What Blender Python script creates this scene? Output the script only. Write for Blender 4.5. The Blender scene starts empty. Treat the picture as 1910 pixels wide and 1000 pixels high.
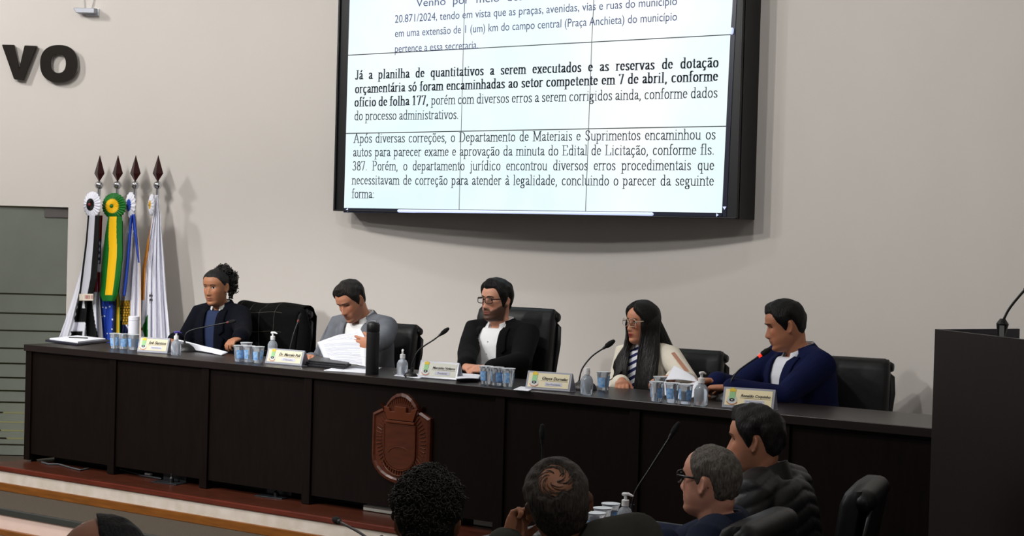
import bpy, bmesh, math, random
import numpy as np
from mathutils import Vector, Matrix
from mathutils.bvhtree import BVHTree
random.seed(7); rng = np.random.RandomState(5)
scene = bpy.context.scene
COL = scene.collection

# ------------------------------------------------------------------ camera
# x runs along the head table, y towards the wall with the screen, z up; z = 0 is the platform floor
F = 3300.0
CAM = np.array([9.2275, -7.3515, 1.5627])
def _n(v):
    v = np.array(v, float); return v / np.linalg.norm(v)
_d = _n(((-3560 - 955) / F, -(309 - 500) / F, 1.0))
_U = _n((.0275, 1.0, -(_d[0] * .0275 + _d[1]) / _d[2]))
ROT = np.array([-_d, -np.cross(_U, -_d), _U])
cam_data = bpy.data.cameras.new('camera')
cam = bpy.data.objects.new('camera', cam_data); COL.objects.link(cam)
cam_data.sensor_width = 36; cam_data.lens = F / 1910 * 36
cam_data.clip_start = .05
M4 = Matrix.Identity(4)
for i in range(3):
    M4[i][0] = ROT[i, 0]; M4[i][1] = ROT[i, 1]; M4[i][2] = -ROT[i, 2]; M4[i][3] = CAM[i]
cam.matrix_world = M4
scene.camera = cam
def ray(x, y): return ROT @ np.array([(x - 955) / F, -(y - 500) / F, 1.0])
def on_y(x, y, Y):
    r = ray(x, y); return Vector(CAM + r * (Y - CAM[1]) / r[1])
def on_z(x, y, Z):
    r = ray(x, y); return Vector(CAM + r * (Z - CAM[2]) / r[2])
WR, WX, WY = 6.2, 2.65, 2.15            # the curved wall: radius, x of its middle, y of its middle
def on_wall(x, y, off=0.0):
    r = ray(x, y); cx, cy = WX, WY - WR
    a = r[0]**2 + r[1]**2; px, py = CAM[0] - cx, CAM[1] - cy
    b = 2 * (px * r[0] + py * r[1]); c = px * px + py * py - (WR - off)**2
    t = (-b + math.sqrt(b * b - 4 * a * c)) / (2 * a)
    return Vector(CAM + r * t)
def wall_angle(p): return math.atan2(p.x - WX, p.y - (WY - WR))
def wall_pt(a, z, off=0.0): return Vector((WX + (WR - off) * math.sin(a), WY - WR + (WR - off) * math.cos(a), z))

# ------------------------------------------------------------------ view, world, lights
scene.view_settings.view_transform = 'Standard'
scene.view_settings.look = 'None'
scene.view_settings.exposure = 0.0
scene.view_settings.gamma = 1.0
scene.view_settings.use_curve_mapping = False
world = bpy.data.worlds.new('world'); scene.world = world; world.use_nodes = True
world.node_tree.nodes['Background'].inputs[0].default_value = (1.0, .98, .96, 1)
world.node_tree.nodes['Background'].inputs[1].default_value = .17
def spot(name, loc, target, power, size=.12, angle=120, blend=.9, col=(1, .99, .97)):
    l = bpy.data.lights.new(name, 'SPOT'); l.energy = power; l.shadow_soft_size = size
    l.spot_size = math.radians(angle); l.spot_blend = blend; l.color = col
    o = bpy.data.objects.new(name, l); COL.objects.link(o); o.location = loc
    o.rotation_euler = (Vector(target) - Vector(loc)).to_track_quat('-Z', 'Y').to_euler()
    return o
spot('ceiling_downlight', (-1.2, -2.2, 4.15), (-1.0, 1.0, 1.2), 255, .16, 165)
spot('ceiling_downlight', (-2.1, .15, 4.2), (-2.2, 1.2, 2.6), 170, .10, 120)
spot('ceiling_downlight', (1.2, -2.6, 4.2), (1.2, 1.2, .6), 265, .12, 165)
spot('ceiling_downlight', (4.3, -2.6, 4.2), (4.2, 1.2, .6), 140, .10, 165)
spot('ceiling_downlight', (2.0, -.3, 4.2), (2.0, 1.2, .6), 38, .10, 165)
spot('ceiling_downlight', (4.6, -.3, 4.2), (4.5, 1.2, .6), 24, .10, 165)
spot('ceiling_downlight', (7.4, -2.2, 4.2), (6.8, 1.2, .6), 14, .10, 165)
spot('ceiling_downlight', (2.0, -4.2, 4.2), (2.2, 1.6, .8), 260, .15, 165)
spot('ceiling_downlight', (.2, -6.2, 4.0), (.9, -.4, -.1), 1350, .12, 42, .7)  # added narrow spot aimed at the steps to brighten their risers
spot('ceiling_downlight', (7.6, -4.6, 4.2), (6.0, -2.5, .0), 90, .15, 165)

# ------------------------------------------------------------------ materials
def lin(c):
    return tuple(((v / 255) / 12.92 if v / 255 <= .04045 else ((v / 255 + .055) / 1.055)**2.4) for v in c)
MATS = {}
def mat(name, rgb, rough=.5, metal=0.0, noise=0.0, scale=20.0, bump=0.0, bscale=None, stretch=(1, 1, 1), emit=0.0,
        trans=0.0, ior=1.45, spec=.5, rgb2=None, coat=0.0, sheen=0.0):
    if name in MATS: return MATS[name]
    m = bpy.data.materials.new(name); m.use_nodes = True
    nt = m.node_tree; b = nt.nodes['Principled BSDF']
    c = lin(rgb)
    b.inputs['Base Color'].default_value = (*c, 1); b.inputs['Roughness'].default_value = rough
    b.inputs['Metallic'].default_value = metal; b.inputs['Specular IOR Level'].default_value = spec
    b.inputs['IOR'].default_value = ior; b.inputs['Transmission Weight'].default_value = trans
    b.inputs['Coat Weight'].default_value = coat; b.inputs['Sheen Weight'].default_value = sheen
    if emit:
        b.inputs['Emission Color'].default_value = (*c, 1); b.inputs['Emission Strength'].default_value = emit
    if noise or bump or rgb2:
        tc = nt.nodes.new('ShaderNodeTexCoord'); mp = nt.nodes.new('ShaderNodeMapping')
        mp.inputs['Scale'].default_value = stretch
        nt.links.new(tc.outputs['Object'], mp.inputs['Vector'])
        nz = nt.nodes.new('ShaderNodeTexNoise'); nz.inputs['Scale'].default_value = scale
        nz.inputs['Detail'].default_value = 4
        nt.links.new(mp.outputs[0], nz.inputs['Vector'])
        if noise or rgb2:
            mx = nt.nodes.new('ShaderNodeMix'); mx.data_type = 'RGBA'
            c2 = lin(rgb2) if rgb2 else tuple(max(0, v * (1 - noise)) for v in c)
            c1 = c if rgb2 else tuple(min(1, v * (1 + noise)) for v in c)
            mx.inputs['A'].default_value = (*c2, 1); mx.inputs['B'].default_value = (*c1, 1)
            rp = nt.nodes.new('ShaderNodeMapRange'); rp.inputs[1].default_value = .3; rp.inputs[2].default_value = .7
            nt.links.new(nz.outputs[0], rp.inputs[0]); nt.links.new(rp.outputs[0], mx.inputs['Factor'])
            nt.links.new(mx.outputs['Result'], b.inputs['Base Color'])
            if emit: nt.links.new(mx.outputs['Result'], b.inputs['Emission Color'])
        if bump:
            bp = nt.nodes.new('ShaderNodeBump'); bp.inputs['Strength'].default_value = bump; bp.inputs['Distance'].default_value = .01
            src = nz
            if bscale:
                src = nt.nodes.new('ShaderNodeTexNoise'); src.inputs['Scale'].default_value = bscale; src.inputs['Detail'].default_value = 3
                nt.links.new(mp.outputs[0], src.inputs['Vector'])
            nt.links.new(src.outputs[0], bp.inputs['Height']); nt.links.new(bp.outputs[0], b.inputs['Normal'])
    MATS[name] = m
    return m
def mat_vc(name, rough=.6, bump=0.0, bscale=60, sheen=0.0, spec=.4, sss=0.0):
    m = mat(name, (200, 200, 200), rough, bump=bump, scale=bscale, sheen=sheen, spec=spec)
    nt = m.node_tree; a = nt.nodes.new('ShaderNodeVertexColor'); a.layer_name = 'Col'
    b = nt.nodes['Principled BSDF']
    nt.links.new(a.outputs[0], b.inputs['Base Color'])
    if sss:
        b.inputs['Subsurface Weight'].default_value = sss; b.inputs['Subsurface Radius'].default_value = (1, .4, .2); b.inputs['Subsurface Scale'].default_value = .004
    return m
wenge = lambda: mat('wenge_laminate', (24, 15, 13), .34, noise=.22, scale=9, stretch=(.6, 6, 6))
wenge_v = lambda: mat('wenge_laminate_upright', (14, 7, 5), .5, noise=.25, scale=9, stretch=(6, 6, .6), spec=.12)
black_plastic = lambda: mat('black_plastic', (9, 9, 10), .42)
leather = lambda: mat('black_leather', (11, 12, 14), .46, bump=.25, scale=120, bscale=9, spec=.35)
paper = lambda: mat('white_paper', (226, 228, 236), .8)
ink = lambda: mat('print_ink', (70, 72, 84), .9)
chrome = lambda: mat('chrome', (205, 205, 210), .12, 1.0)

# ------------------------------------------------------------------ mesh helpers
class MB:
    def __init__(s): s.v = []; s.f = []; s.m = []
    def add(s, vs, fs, mi=0):
        n = len(s.v); s.v += [Vector(v) for v in vs]; s.f += [tuple(i + n for i in f) for f in fs]; s.m += [mi] * len(fs); return s
    def box(s, lo, hi, mi=0, M=None):
        x0, y0, z0 = lo; x1, y1, z1 = hi
        vs = [Vector(p) for p in ((x0, y0, z0), (x1, y0, z0), (x1, y1, z0), (x0, y1, z0), (x0, y0, z1), (x1, y0, z1), (x1, y1, z1), (x0, y1, z1))]
        if M: vs = [M @ v for v in vs]
        return s.add(vs, [(0, 3, 2, 1), (4, 5, 6, 7), (0, 1, 5, 4), (1, 2, 6, 5), (2, 3, 7, 6), (3, 0, 4, 7)], mi)
    def loft(s, rings, cap=True, mi=0, closed=True):
        k = len(rings[0]); vs = [p for r in rings for p in r]; fs = []
        for i in range(len(rings) - 1):
            for j in range(k if closed else k - 1):
                a = i * k + j; b = i * k + (j + 1) % k
                fs.append((a, b, b + k, a + k))
        if cap and closed:
            fs.append(tuple(reversed(range(k)))); fs.append(tuple((len(rings) - 1) * k + j for j in range(k)))
        return s.add(vs, fs, mi)
    def tube(s, pts, rad, seg=12, mi=0, ball=False, flat=1.0):
        pts = [Vector(p) for p in pts]
        if not hasattr(rad, '__len__'): rad = [rad] * len(pts)
        rad = list(rad)
        if ball:       # round both ends
            a, b = pts[0], pts[-1]; da = (pts[0] - pts[1]).normalized(); db = (pts[-1] - pts[-2]).normalized()
            ra, rb = rad[0], rad[-1]
            pre = [(a + da * ra * math.sin(t), ra * math.cos(t)) for t in (1.45, 1.1, .7, .35)]
            post = [(b + db * rb * math.sin(t), rb * math.cos(t)) for t in (.35, .7, 1.1, 1.45)]
            pts = [p for p, _ in pre] + pts + [p for p, _ in post]; rad = [r for _, r in pre] + rad + [r for _, r in post]
        rings = []; up = None
        for i, p in enumerate(pts):
            d = (pts[min(i + 1, len(pts) - 1)] - pts[max(i - 1, 0)]).normalized()
            if up is None: up = d.orthogonal().normalized() if abs(d.z) > .9 else Vector((0, 0, 1))
            e = up - d * up.dot(d)
            e = e.normalized() if e.length > 1e-5 else d.orthogonal().normalized(); up = e
            g = d.cross(e)
            rings.append([p + (e * math.cos(2 * math.pi * j / seg) * flat + g * math.sin(2 * math.pi * j / seg)) * rad[i] for j in range(seg)])
        return s.loft(rings, True, mi)
    def lathe(s, prof, seg=24, mi=0, M=None, cap=True):
        rings = [[Vector((r * math.cos(2 * math.pi * j / seg), r * math.sin(2 * math.pi * j / seg), z)) for j in range(seg)] for r, z in prof]
        if M: rings = [[M @ p for p in r] for r in rings]
        return s.loft(rings, cap, mi)
    def ball(s, c, r, seg=14, mi=0):
        r = r if hasattr(r, '__len__') else (r, r, r); c = Vector(c)
        rings = [[c + Vector((r[0] * math.sin(t) * math.cos(2 * math.pi * j / seg), r[1] * math.sin(t) * math.sin(2 * math.pi * j / seg), -r[2] * math.cos(t))) for j in range(seg)]
                 for t in [.08 + (math.pi - .16) * i / 9 for i in range(10)]]
        return s.loft(rings, True, mi)
    def prism(s, poly, d, mi=0):     # polygon of 3-d points swept along d
        k = len(poly); poly = [Vector(p) for p in poly]; d = Vector(d)
        fs = [tuple(reversed(range(k))), tuple(range(k, 2 * k))] + [(i, (i + 1) % k, (i + 1) % k + k, i + k) for i in range(k)]
        return s.add(poly + [p + d for p in poly], fs, mi)
    def mesh(s, name):
        me = bpy.data.meshes.new(name); me.from_pydata([tuple(v) for v in s.v], [], s.f)
        me.polygons.foreach_set('material_index', s.m); me.update(); return me
    def build(s, name, m, parent=None, smooth=None, bevel=0.0, sub=0, fix=True, loc=None):
        me = s.mesh(name); return link(name, me, m, parent, smooth, bevel, sub, fix, loc)
def link(name, me, m, parent=None, smooth=None, bevel=0.0, sub=0, fix=True, loc=None):
    if fix:
        bm = bmesh.new(); bm.from_mesh(me); bmesh.ops.recalc_face_normals(bm, faces=bm.faces); bm.to_mesh(me); bm.free()
    for mm in (m if isinstance(m, (list, tuple)) else [m]): me.materials.append(mm)
    o = bpy.data.objects.new(name, me); COL.objects.link(o)
    if parent: o.parent = parent
    if loc is not None: o.location = loc
    if smooth is not None:
        me.polygons.foreach_set('use_smooth', [True] * len(me.polygons))
        if smooth < 170: me.set_sharp_from_angle(angle=math.radians(smooth))
    if bevel:
        md = o.modifiers.new('bevel', 'BEVEL'); md.width = bevel; md.segments = 2; md.limit_method = 'ANGLE'
    if sub:
        md = o.modifiers.new('subsurf', 'SUBSURF'); md.levels = sub; md.render_levels = sub
    return o
def tag(o, label, cat, group=None):
    o['label'] = label; o['category'] = cat
    if group: o['group'] = group
    return o
def thing(name, label, cat, loc=(0, 0, 0), rz=0.0, group=None):
    o = bpy.data.objects.new(name, None); COL.objects.link(o); o.location = loc; o.rotation_euler = (0, 0, rz)
    o.empty_display_size = .1
    return tag(o, label, cat, group)
def struct(o): o['kind'] = 'structure'; return o
def copy_tree(o, parent=None):
    c = o.copy(); COL.objects.link(c); c.parent = parent
    for ch in list(o.children): copy_tree(ch, c)
    return c
def text_mesh(s, size=1.0, shear=0.0, bold=0.0, depth=0.0):
    cu = bpy.data.curves.new('txt', 'FONT'); cu.body = s; cu.size = size; cu.shear = shear; cu.offset = bold; cu.extrude = depth
    cu.resolution_u = 3; cu.fill_mode = 'BOTH'
    o = bpy.data.objects.new('txt', cu); COL.objects.link(o)
    dg = bpy.context.evaluated_depsgraph_get(); dg.update()
    me = bpy.data.meshes.new_from_object(o.evaluated_get(dg)); bpy.data.objects.remove(o); bpy.data.curves.remove(cu)
    me.materials.clear()
    return me
def me_np(me):
    a = np.empty(len(me.vertices) * 3); me.vertices.foreach_get('co', a); return a.reshape(-1, 3)
def set_np(me, a): me.vertices.foreach_set('co', np.ascontiguousarray(a, dtype=float).ravel()); me.update()
def set_col(me, cols):
    at = me.color_attributes.new('Col', 'FLOAT_COLOR', 'POINT')
    cols = np.asarray(cols, float)
    if cols.shape[1] == 3: cols = np.hstack([cols, np.ones((len(cols), 1))])
    at.data.foreach_set('color', cols.ravel())
def sstep(a, b, x):
    t = np.clip((np.asarray(x, float) - a) / (b - a), 0, 1); return t * t * (3 - 2 * t)

# ------------------------------------------------------------------ the setting
plaster = mat('wall_plaster', (206, 200, 194), .85, noise=.012, scale=2.5, bump=.03, bscale=180, spec=.2)
wood_floor = mat('platform_wood', (66, 30, 18), .3, noise=.3, scale=5, stretch=(1, 8, 8))
strip_wood = mat('orange_wood_strip', (112, 66, 22), .3, noise=.25, scale=6, stretch=(1, 8, 8))
marble = mat('stained_white_marble', (198, 188, 178), .5, noise=.06, scale=14, rgb2=(182, 170, 156))
carpet = mat('grey_brown_carpet', (66, 57, 46), .95, noise=.15, scale=90, bump=.3)
dark_nosing = mat('dark_step_edge', (44, 46, 44), .4)
hall_floor = mat('hall_floor_tile', (96, 88, 80), .5, noise=.1, scale=5)
pd_ = on_wall(125, 500); A_D1 = wall_angle(pd_); A_D0 = A_D1 - 1.05 / WR
LINTEL = on_wall(60, 385).z; LAND = -.155
def build_wall():
    angs = [math.radians(-68) + i * math.radians(1.0) for i in range(150)]
    angs = sorted([a for a in angs if min(abs(a - A_D0), abs(a - A_D1)) > .006] + [A_D0, A_D1])
    vs = []; fs = []
    def quad(p): n = len(vs); vs.extend(p); fs.append((n, n + 1, n + 2, n + 3))
    bands = []
    def strip(z0, z1, lo, hi, off):
        ids = []
        for a in [x for x in angs if lo - 1e-6 <= x <= hi + 1e-6]:
            ids.append(len(vs)); vs.append(wall_pt(a, z0, off)); vs.append(wall_pt(a, z1, off))
        for i, j in zip(ids[:-1], ids[1:]): fs.append((i, i + 1, j + 1, j) if off == 0 else (j, j + 1, i + 1, i))
    for off in (0, -.18):
        strip(-.4, 4.6, angs[0], A_D0, off); strip(LINTEL, 4.6, A_D0, A_D1, off); strip(-.4, 4.6, A_D1, angs[-1], off)
    for a in (A_D0, A_D1): quad([wall_pt(a, -.4), wall_pt(a, LINTEL), wall_pt(a, LINTEL, -.18), wall_pt(a, -.4, -.18)])
    da = [x for x in angs if A_D0 - 1e-6 <= x <= A_D1 + 1e-6]
    for a, b in zip(da[:-1], da[1:]): quad([wall_pt(a, LINTEL), wall_pt(b, LINTEL), wall_pt(b, LINTEL, -.18), wall_pt(a, LINTEL, -.18)])
    mb = MB(); mb.add(vs, fs)
    return struct(mb.build('wall_back', plaster, smooth=30, fix=False))
build_wall()
def slab(name, lo, hi, m, bevel=0.0): return struct(MB().box(lo, hi).build(name, m, bevel=bevel))
XL, XR = -.06, 9.6
slab('floor', (-5, -11, -.41), (14, 2.2, -.31), hall_floor)
slab('ceiling', (-6, -11, 4.3), (14, 4, 4.45), mat('ceiling_paint', (205, 200, 194), .9))
slab('floor_platform', (XL, -.23, -.06), (XR, 2.3, 0), wood_floor)
slab('trim_1', (XL, -.246, -.032), (XR, -.225, .0), mat('dark_red_nosing', (84, 32, 20), .25, noise=.2, scale=6, stretch=(1, 8, 8)), .006)
slab('trim_2', (XL, -.235, -.115), (XR, -.225, -.032), marble)
slab('trim_3', (XL, -.248, -.155), (XR, -.225, -.104), strip_wood, .004)
slab('floor_step', (-5, -.67, -.30), (XR, 2.25, LAND), carpet)
slab('trim_4', (-5, -.69, -.19), (XR, -.66, LAND + .002), dark_nosing, .005)
slab('trim_5', (-5, -.675, -.275), (XR, -.665, -.19), mat('pinkish_riser', (205, 180, 168), .5, noise=.05, scale=12))
slab('trim_6', (-5, -.70, -.31), (XR, -.665, -.275), strip_wood, .004)
# corridor behind the glass door
slab('wall_corridor', (-5.2, 1.9, -.4), (.1, 2.0, 2.6), mat('corridor_wall', (120, 114, 88), .9))
cl = bpy.data.lights.new('corridor_glow_fill', 'POINT'); cl.energy = .25; cl.color = (1, .9, .65); cl.shadow_soft_size = .15  # added unseen light, gives the lower glass door its warm glow
clo = bpy.data.objects.new('corridor_glow_fill', cl); COL.objects.link(clo); clo.location = (-1.75, 1.35, 0.0)

def glass_door():
    a0, a1 = wall_pt(A_D0, 0, -.05), wall_pt(A_D1, 0, -.05)
    d = (a1 - a0); w = d.length - .01; ux = d.normalized(); nrm = Vector((ux.y, -ux.x, 0))
    r = struct(bpy.data.objects.new('door_1', None)); COL.objects.link(r)
    r.location = a0; r.rotation_euler = (0, 0, math.atan2(ux.y, ux.x))
    def lz(y): return on_y(60, y, (a0.y + a1.y) / 2).z
    ys = [552, 589, 622, 656, 685, 712, 737, 759, 779, 797, 813, 828, 840]
    zs = [lz(y) for y in ys]; th = .012
    fr = mat('frosted_glass', (150, 156, 144), .55, trans=.55, ior=1.3, noise=.05, scale=6)
    cg = mat('clear_door_glass', (200, 205, 170), .04, trans=1.0, ior=1.45)
    mb = MB(); top = LINTEL - .012; bot = LAND + .008
    edges = [top] + [v for z in zs for v in (z + th / 2, z - th / 2)] + [bot]
    for i in range(len(edges) - 1):
        mb.box((.005, -.005, edges[i + 1]), (w, .005, edges[i]), 0 if i % 2 == 0 else 1)
    mb.build('glass_pane', [fr, cg], r)
    steel = mat('brushed_steel', (105, 100, 98), .35, .6)
    MB().box((w - .17, -.014, top - .065), (w, .014, top + .008)).build('patch_fitting', steel, r, bevel=.003)
    MB().box((w - .17, -.014, bot - .004), (w, .014, bot + .06)).build('patch_fitting', steel, r, bevel=.003)
    e = MB(); cx = w - .60; cz = lz(478)
    for rr, h0, h1 in ((.105, 205, 335), (.085, 200, 340), (.06, 195, 345)):
        pts = [(cx + rr * math.cos(math.radians(t)) * 1.15, -.006, cz + .02 + rr * math.sin(math.radians(t)) * .7) for t in range(h0, h1 + 1, 10)]
        e.tube(pts, .0016, 6)
    sh = [(-.05, .1), (.05, .1), (.055, .03), (.03, -.02), (0, -.035), (-.03, -.02), (-.055, .03), (-.05, .1)]
    e.tube([(cx + x, -.006, cz + z) for x, z in sh], .0014, 6)
    e.tube([(cx - .04 + .02 * i, -.006, cz + .1 + (.03 if i % 2 else .012)) for i in range(5)], .0014, 6)
    e.build('etched_emblem', mat('etching', (112, 108, 84), .6), r)
glass_door()

# letters and the small fitting on the wall
def wall_frame(px, py):
    p = on_wall(px, py); a = wall_angle(p)
    return p, Vector((math.cos(a), -math.sin(a), 0)), Vector((-math.sin(a), -math.cos(a), 0)), a   # right, towards the room
def wall_letters():
    gl = mat('dark_bronze_letter', (44, 39, 35), .12, .35, spec=.6)
    p, rx, nr, a = wall_frame(36, 116)
    def loc(px, py):
        q = on_wall(px, py, .05); d = q - p; return d.dot(rx), d.z
    V = [loc(*c) for c in ((3, 83), (27, 83.5), (36, 126), (45.5, 84.5), (70, 85.5), (45, 150.5), (26, 148))]
    o = MB().prism([(x, -.055, z) for x, z in V], (0, .04, 0)).build('wall_letter', gl, bevel=.007)
    tag(o, 'dark glossy letter V mounted on the curved wall', 'letter', 'wall lettering'); o.location = p; o.rotation_euler = (0, 0, -a)
    p, rx, nr, a = wall_frame(110, 119)
    out = []; inn = []
    for k in range(48):
        t = 2 * math.pi * k / 48; c, s_ = math.cos(t), math.sin(t)
        f = lambda v, e: math.copysign(abs(v)**e, v)
        out.append(loc(110 + 35 * f(c, .85), 119 + 35 * f(s_, .85))); inn.append(loc(109 + 13.5 * f(c, .9), 118.5 + 17.5 * f(s_, .9)))
    rings = [[Vector((x, y, z)) for x, z in R] for R, y in ((out, -.055), (inn, -.055), (inn, -.015), (out, -.015), (out, -.055))]
    o = MB().loft(rings, cap=False).build('wall_letter', gl, bevel=.007)
    tag(o, 'dark glossy letter O mounted on the wall to the right of the V', 'letter', 'wall lettering'); o.location = p; o.rotation_euler = (0, 0, -a)
wall_letters()
def wall_light():
    p, rx, nr, a = wall_frame(166, 24)
    t = thing('wall_light', 'small grey metal light bracket on the wall above the letters, two cables rising from it', 'light', p, -a)
    k = (on_wall(187, 24) - on_wall(143, 24)).length
    g = mat('grey_anodised', (150, 152, 160), .4, .4); w_ = mat('white_enamel', (225, 230, 240), .4)
    MB().box((-.02, -.02, -.02), (k / 2 - .01, -.0, .03)).build('mounting_plate', w_, t, bevel=.003)
    MB().add([(-k / 2, -.10, .022), (k / 2 - .02, -.10, .022), (k / 2 - .02, -.02, .03), (-k / 2, -.02, .03), (-k / 2 + .02, -.10, -.012), (k / 2 - .02, -.10, -.012), (k / 2 - .02, -.02, -.012), (-k / 2 + .02, -.02, -.012)],
             [(0, 1, 2, 3), (7, 6, 5, 4), (0, 4, 5, 1), (1, 5, 6, 2), (2, 6, 7, 3), (3, 7, 4, 0)]).build('housing', g, t, bevel=.003)
    gr = mat('grey_cable', (196, 194, 190), .5)
    for x, b in ((-.03, -.012), (.02, .022)):
        MB().tube([(x, -.012, .03), (x + b * .4, -.01, .07), (x + b, -.008, .12), (x + b * .6, -.008, .25)], .0035, 8).build('cable', gr, t)
wall_light()
# ------------------------------------------------------------------ stroke letters with thick stems and fine serifs
def _arc(cx, cy, rx, ry, a, b, n=10):
    return [(cx + rx * math.cos(math.radians(a + (b - a) * i / n)), cy + ry * math.sin(math.radians(a + (b - a) * i / n))) for i in range(n + 1)]
def _el(cx, cy, rx, ry): return _arc(cx, cy, rx, ry, 0, 360, 16)
def _sf(x, y, w=.16): return [(x - w / 2, y), (x + w / 2, y)]
_ST = [(.1, .43), (.1, .01)]
G = {
 'a': (.44, [_arc(.2, .32, .12, .11, 165, 0, 6) + [(.32, .07), (.37, .02), (.43, .05)], [(.32, .27), (.15, .2), (.08, .11), (.12, .03), (.2, .02), (.32, .12)]]),
 'b': (.5, [[(.1, .67), (.1, .02)], _arc(.25, .22, .15, .21, 140, -150), [(.03, .67), (.1, .67)]]),
 'c': (.43, [_arc(.23, .22, .16, .21, 45, 315, 12)]),
 'd': (.5, [[(.38, .67), (.38, .01)], _arc(.24, .22, .16, .21, 40, 320), [(.3, .67), (.38, .67)], [(.38, .01), (.46, .01)]]),
 'e': (.44, [[(.07, .25), (.36, .25)] + _arc(.22, .23, .15, .2, 8, 320, 12)]),
 'f': (.31, [_arc(.24, .55, .1, .12, 50, 180, 6) + [(.14, .01)], [(.03, .43), (.27, .43)], _sf(.14, .01, .2)]),
 'g': (.47, [_el(.2, .29, .12, .14), [(.11, .17), (.1, .08), (.32, .05), (.38, -.03)], _el(.21, -.1, .16, .09), [(.32, .39), (.43, .42)]]),
 'h': (.5, [[(.1, .67), (.1, .01)], _arc(.26, .29, .14, .14, 150, 0, 6) + [(.4, .01)], _sf(.1, .01), _sf(.4, .01), [(.03, .67), (.1, .67)]]),
 'i': (.27, [[(.13, .43), (.13, .01)], [(.13, .61), (.13, .58)], _sf(.13, .01), [(.05, .43), (.13, .43)]]),
 'j': (.27, [[(.15, .43), (.15, -.12), (.1, -.2), (.02, -.17)], [(.15, .61), (.15, .58)], [(.07, .43), (.15, .43)]]),
 'l': (.27, [[(.13, .67), (.13, .01)], _sf(.13, .01), [(.05, .67), (.13, .67)]]),
 'm': (.76, [_ST, _arc(.25, .3, .13, .13, 150, 0, 6) + [(.38, .01)], _arc(.53, .3, .13, .13, 150, 0, 6) + [(.66, .01)], _sf(.1, .01), _sf(.38, .01), _sf(.66, .01), [(.03, .43), (.1, .43)]]),
 'n': (.5, [_ST, _arc(.26, .29, .14, .14, 150, 0, 6) + [(.4, .01)], _sf(.1, .01), _sf(.4, .01), [(.03, .43), (.1, .43)]]),
 'o': (.49, [_el(.245, .22, .17, .21)]),
 'p': (.5, [[(.1, .43), (.1, -.2)], _arc(.25, .22, .15, .21, 140, -140), _sf(.1, -.2), [(.03, .43), (.1, .43)]]),
 'q': (.5, [[(.38, .43), (.38, -.2)], _arc(.24, .22, .16, .21, 40, 320), _sf(.38, -.2)]),
 'r': (.35, [_ST, _arc(.23, .31, .12, .12, 160, 45, 6), _sf(.1, .01), [(.03, .43), (.1, .43)]]),
 's': (.38, [[(.31, .36), (.25, .42), (.16, .43), (.08, .36), (.1, .28), (.27, .18), (.32, .1), (.26, .02), (.15, .01), (.07, .08)]]),
 't': (.29, [[(.14, .56), (.14, .08), (.18, .02), (.27, .05)], [(.03, .43), (.26, .43)]]),
 'u': (.5, [[(.1, .43), (.1, .14)] + _arc(.24, .14, .14, .13, 180, 320, 6), [(.39, .43), (.39, .01), (.46, .01)], [(.03, .43), (.1, .43)]]),
 'v': (.46, [[(.07, .42), (.23, .02)], [(.23, .02), (.39, .42)], _sf(.07, .43), _sf(.39, .43, .12)]),
 'x': (.46, [[(.07, .42), (.38, .02)], [(.07, .02), (.38, .42)], _sf(.07, .43), _sf(.38, .43, .12), _sf(.07, .01, .12), _sf(.38, .01)]),
 'z': (.43, [[(.06, .42), (.36, .42), (.06, .02), (.37, .02)]]),
 'J': (.4, [[(.26, .65), (.26, .12), (.2, .01), (.1, .01), (.05, .1)], _sf(.26, .65, .22)]),
 'A': (.7, [[(.1, .01), (.34, .66)], [(.34, .66), (.58, .01)], [(.19, .24), (.48, .24)], _sf(.1, .01, .18), _sf(.58, .01, .2)]),
 'D': (.7, [[(.14, .65), (.14, .01)], [(.04, .65), (.3, .65)] + _arc(.32, .33, .28, .32, 90, -90, 12) + [(.04, .01)]]),
 'M': (.86, [[(.14, .65), (.14, .01)], [(.14, .65), (.43, .06), (.72, .65)], [(.72, .65), (.72, .01)], _sf(.14, .01, .2), _sf(.72, .01, .22), _sf(.1, .65, .14), _sf(.76, .65, .14)]),
 'S': (.54, [[(.44, .52), (.36, .64), (.22, .66), (.1, .56), (.12, .42), (.38, .27), (.44, .14), (.36, .02), (.2, .01), (.08, .14)]]),
 'E': (.6, [[(.14, .65), (.14, .01)], [(.04, .65), (.5, .65), (.5, .53)], [(.14, .34), (.38, .34)], [(.04, .01), (.52, .01), (.54, .14)]]),
 'L': (.6, [[(.14, .65), (.14, .01)], _sf(.14, .65, .2), [(.04, .01), (.52, .01), (.54, .16)]]),
 'P': (.57, [[(.14, .65), (.14, .01)], [(.04, .65), (.3, .65)] + _arc(.3, .49, .18, .16, 90, -90, 8) + [(.14, .33)], _sf(.14, .01, .2)]),
 '1': (.48, [[(.12, .55), (.24, .65), (.24, .01)], _sf(.24, .01, .2)]),
 '7': (.48, [[(.07, .55), (.07, .64), (.4, .64), (.2, .01)]]),
 '3': (.48, [_arc(.22, .49, .14, .15, 150, -70, 8), _arc(.21, .18, .17, .17, 80, -150, 9)]),
 '8': (.48, [_el(.24, .49, .13, .15), _el(.24, .18, .16, .17)]),
 ',': (.24, [[(.11, .05), (.12, .0), (.07, -.1)]]), '.': (.24, [[(.11, .05), (.11, .02)]]), ':': (.26, [[(.12, .05), (.12, .02)], [(.12, .38), (.12, .35)]]),
}
_AC = {'á': 'a/', 'é': 'e/', 'ó': 'o/', 'í': 'i/', 'ú': 'u/', 'à': 'a`', 'ã': 'a~', 'õ': 'o~', 'ç': 'c,'}
_AM = {'/': [(.2, .53), (.3, .65)], '`': [(.3, .53), (.2, .65)], '~': [(.08, .54), (.15, .59), (.27, .54), (.34, .6)], ',': [(.24, 0), (.28, -.08), (.22, -.15), (.15, -.13)]}
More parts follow.
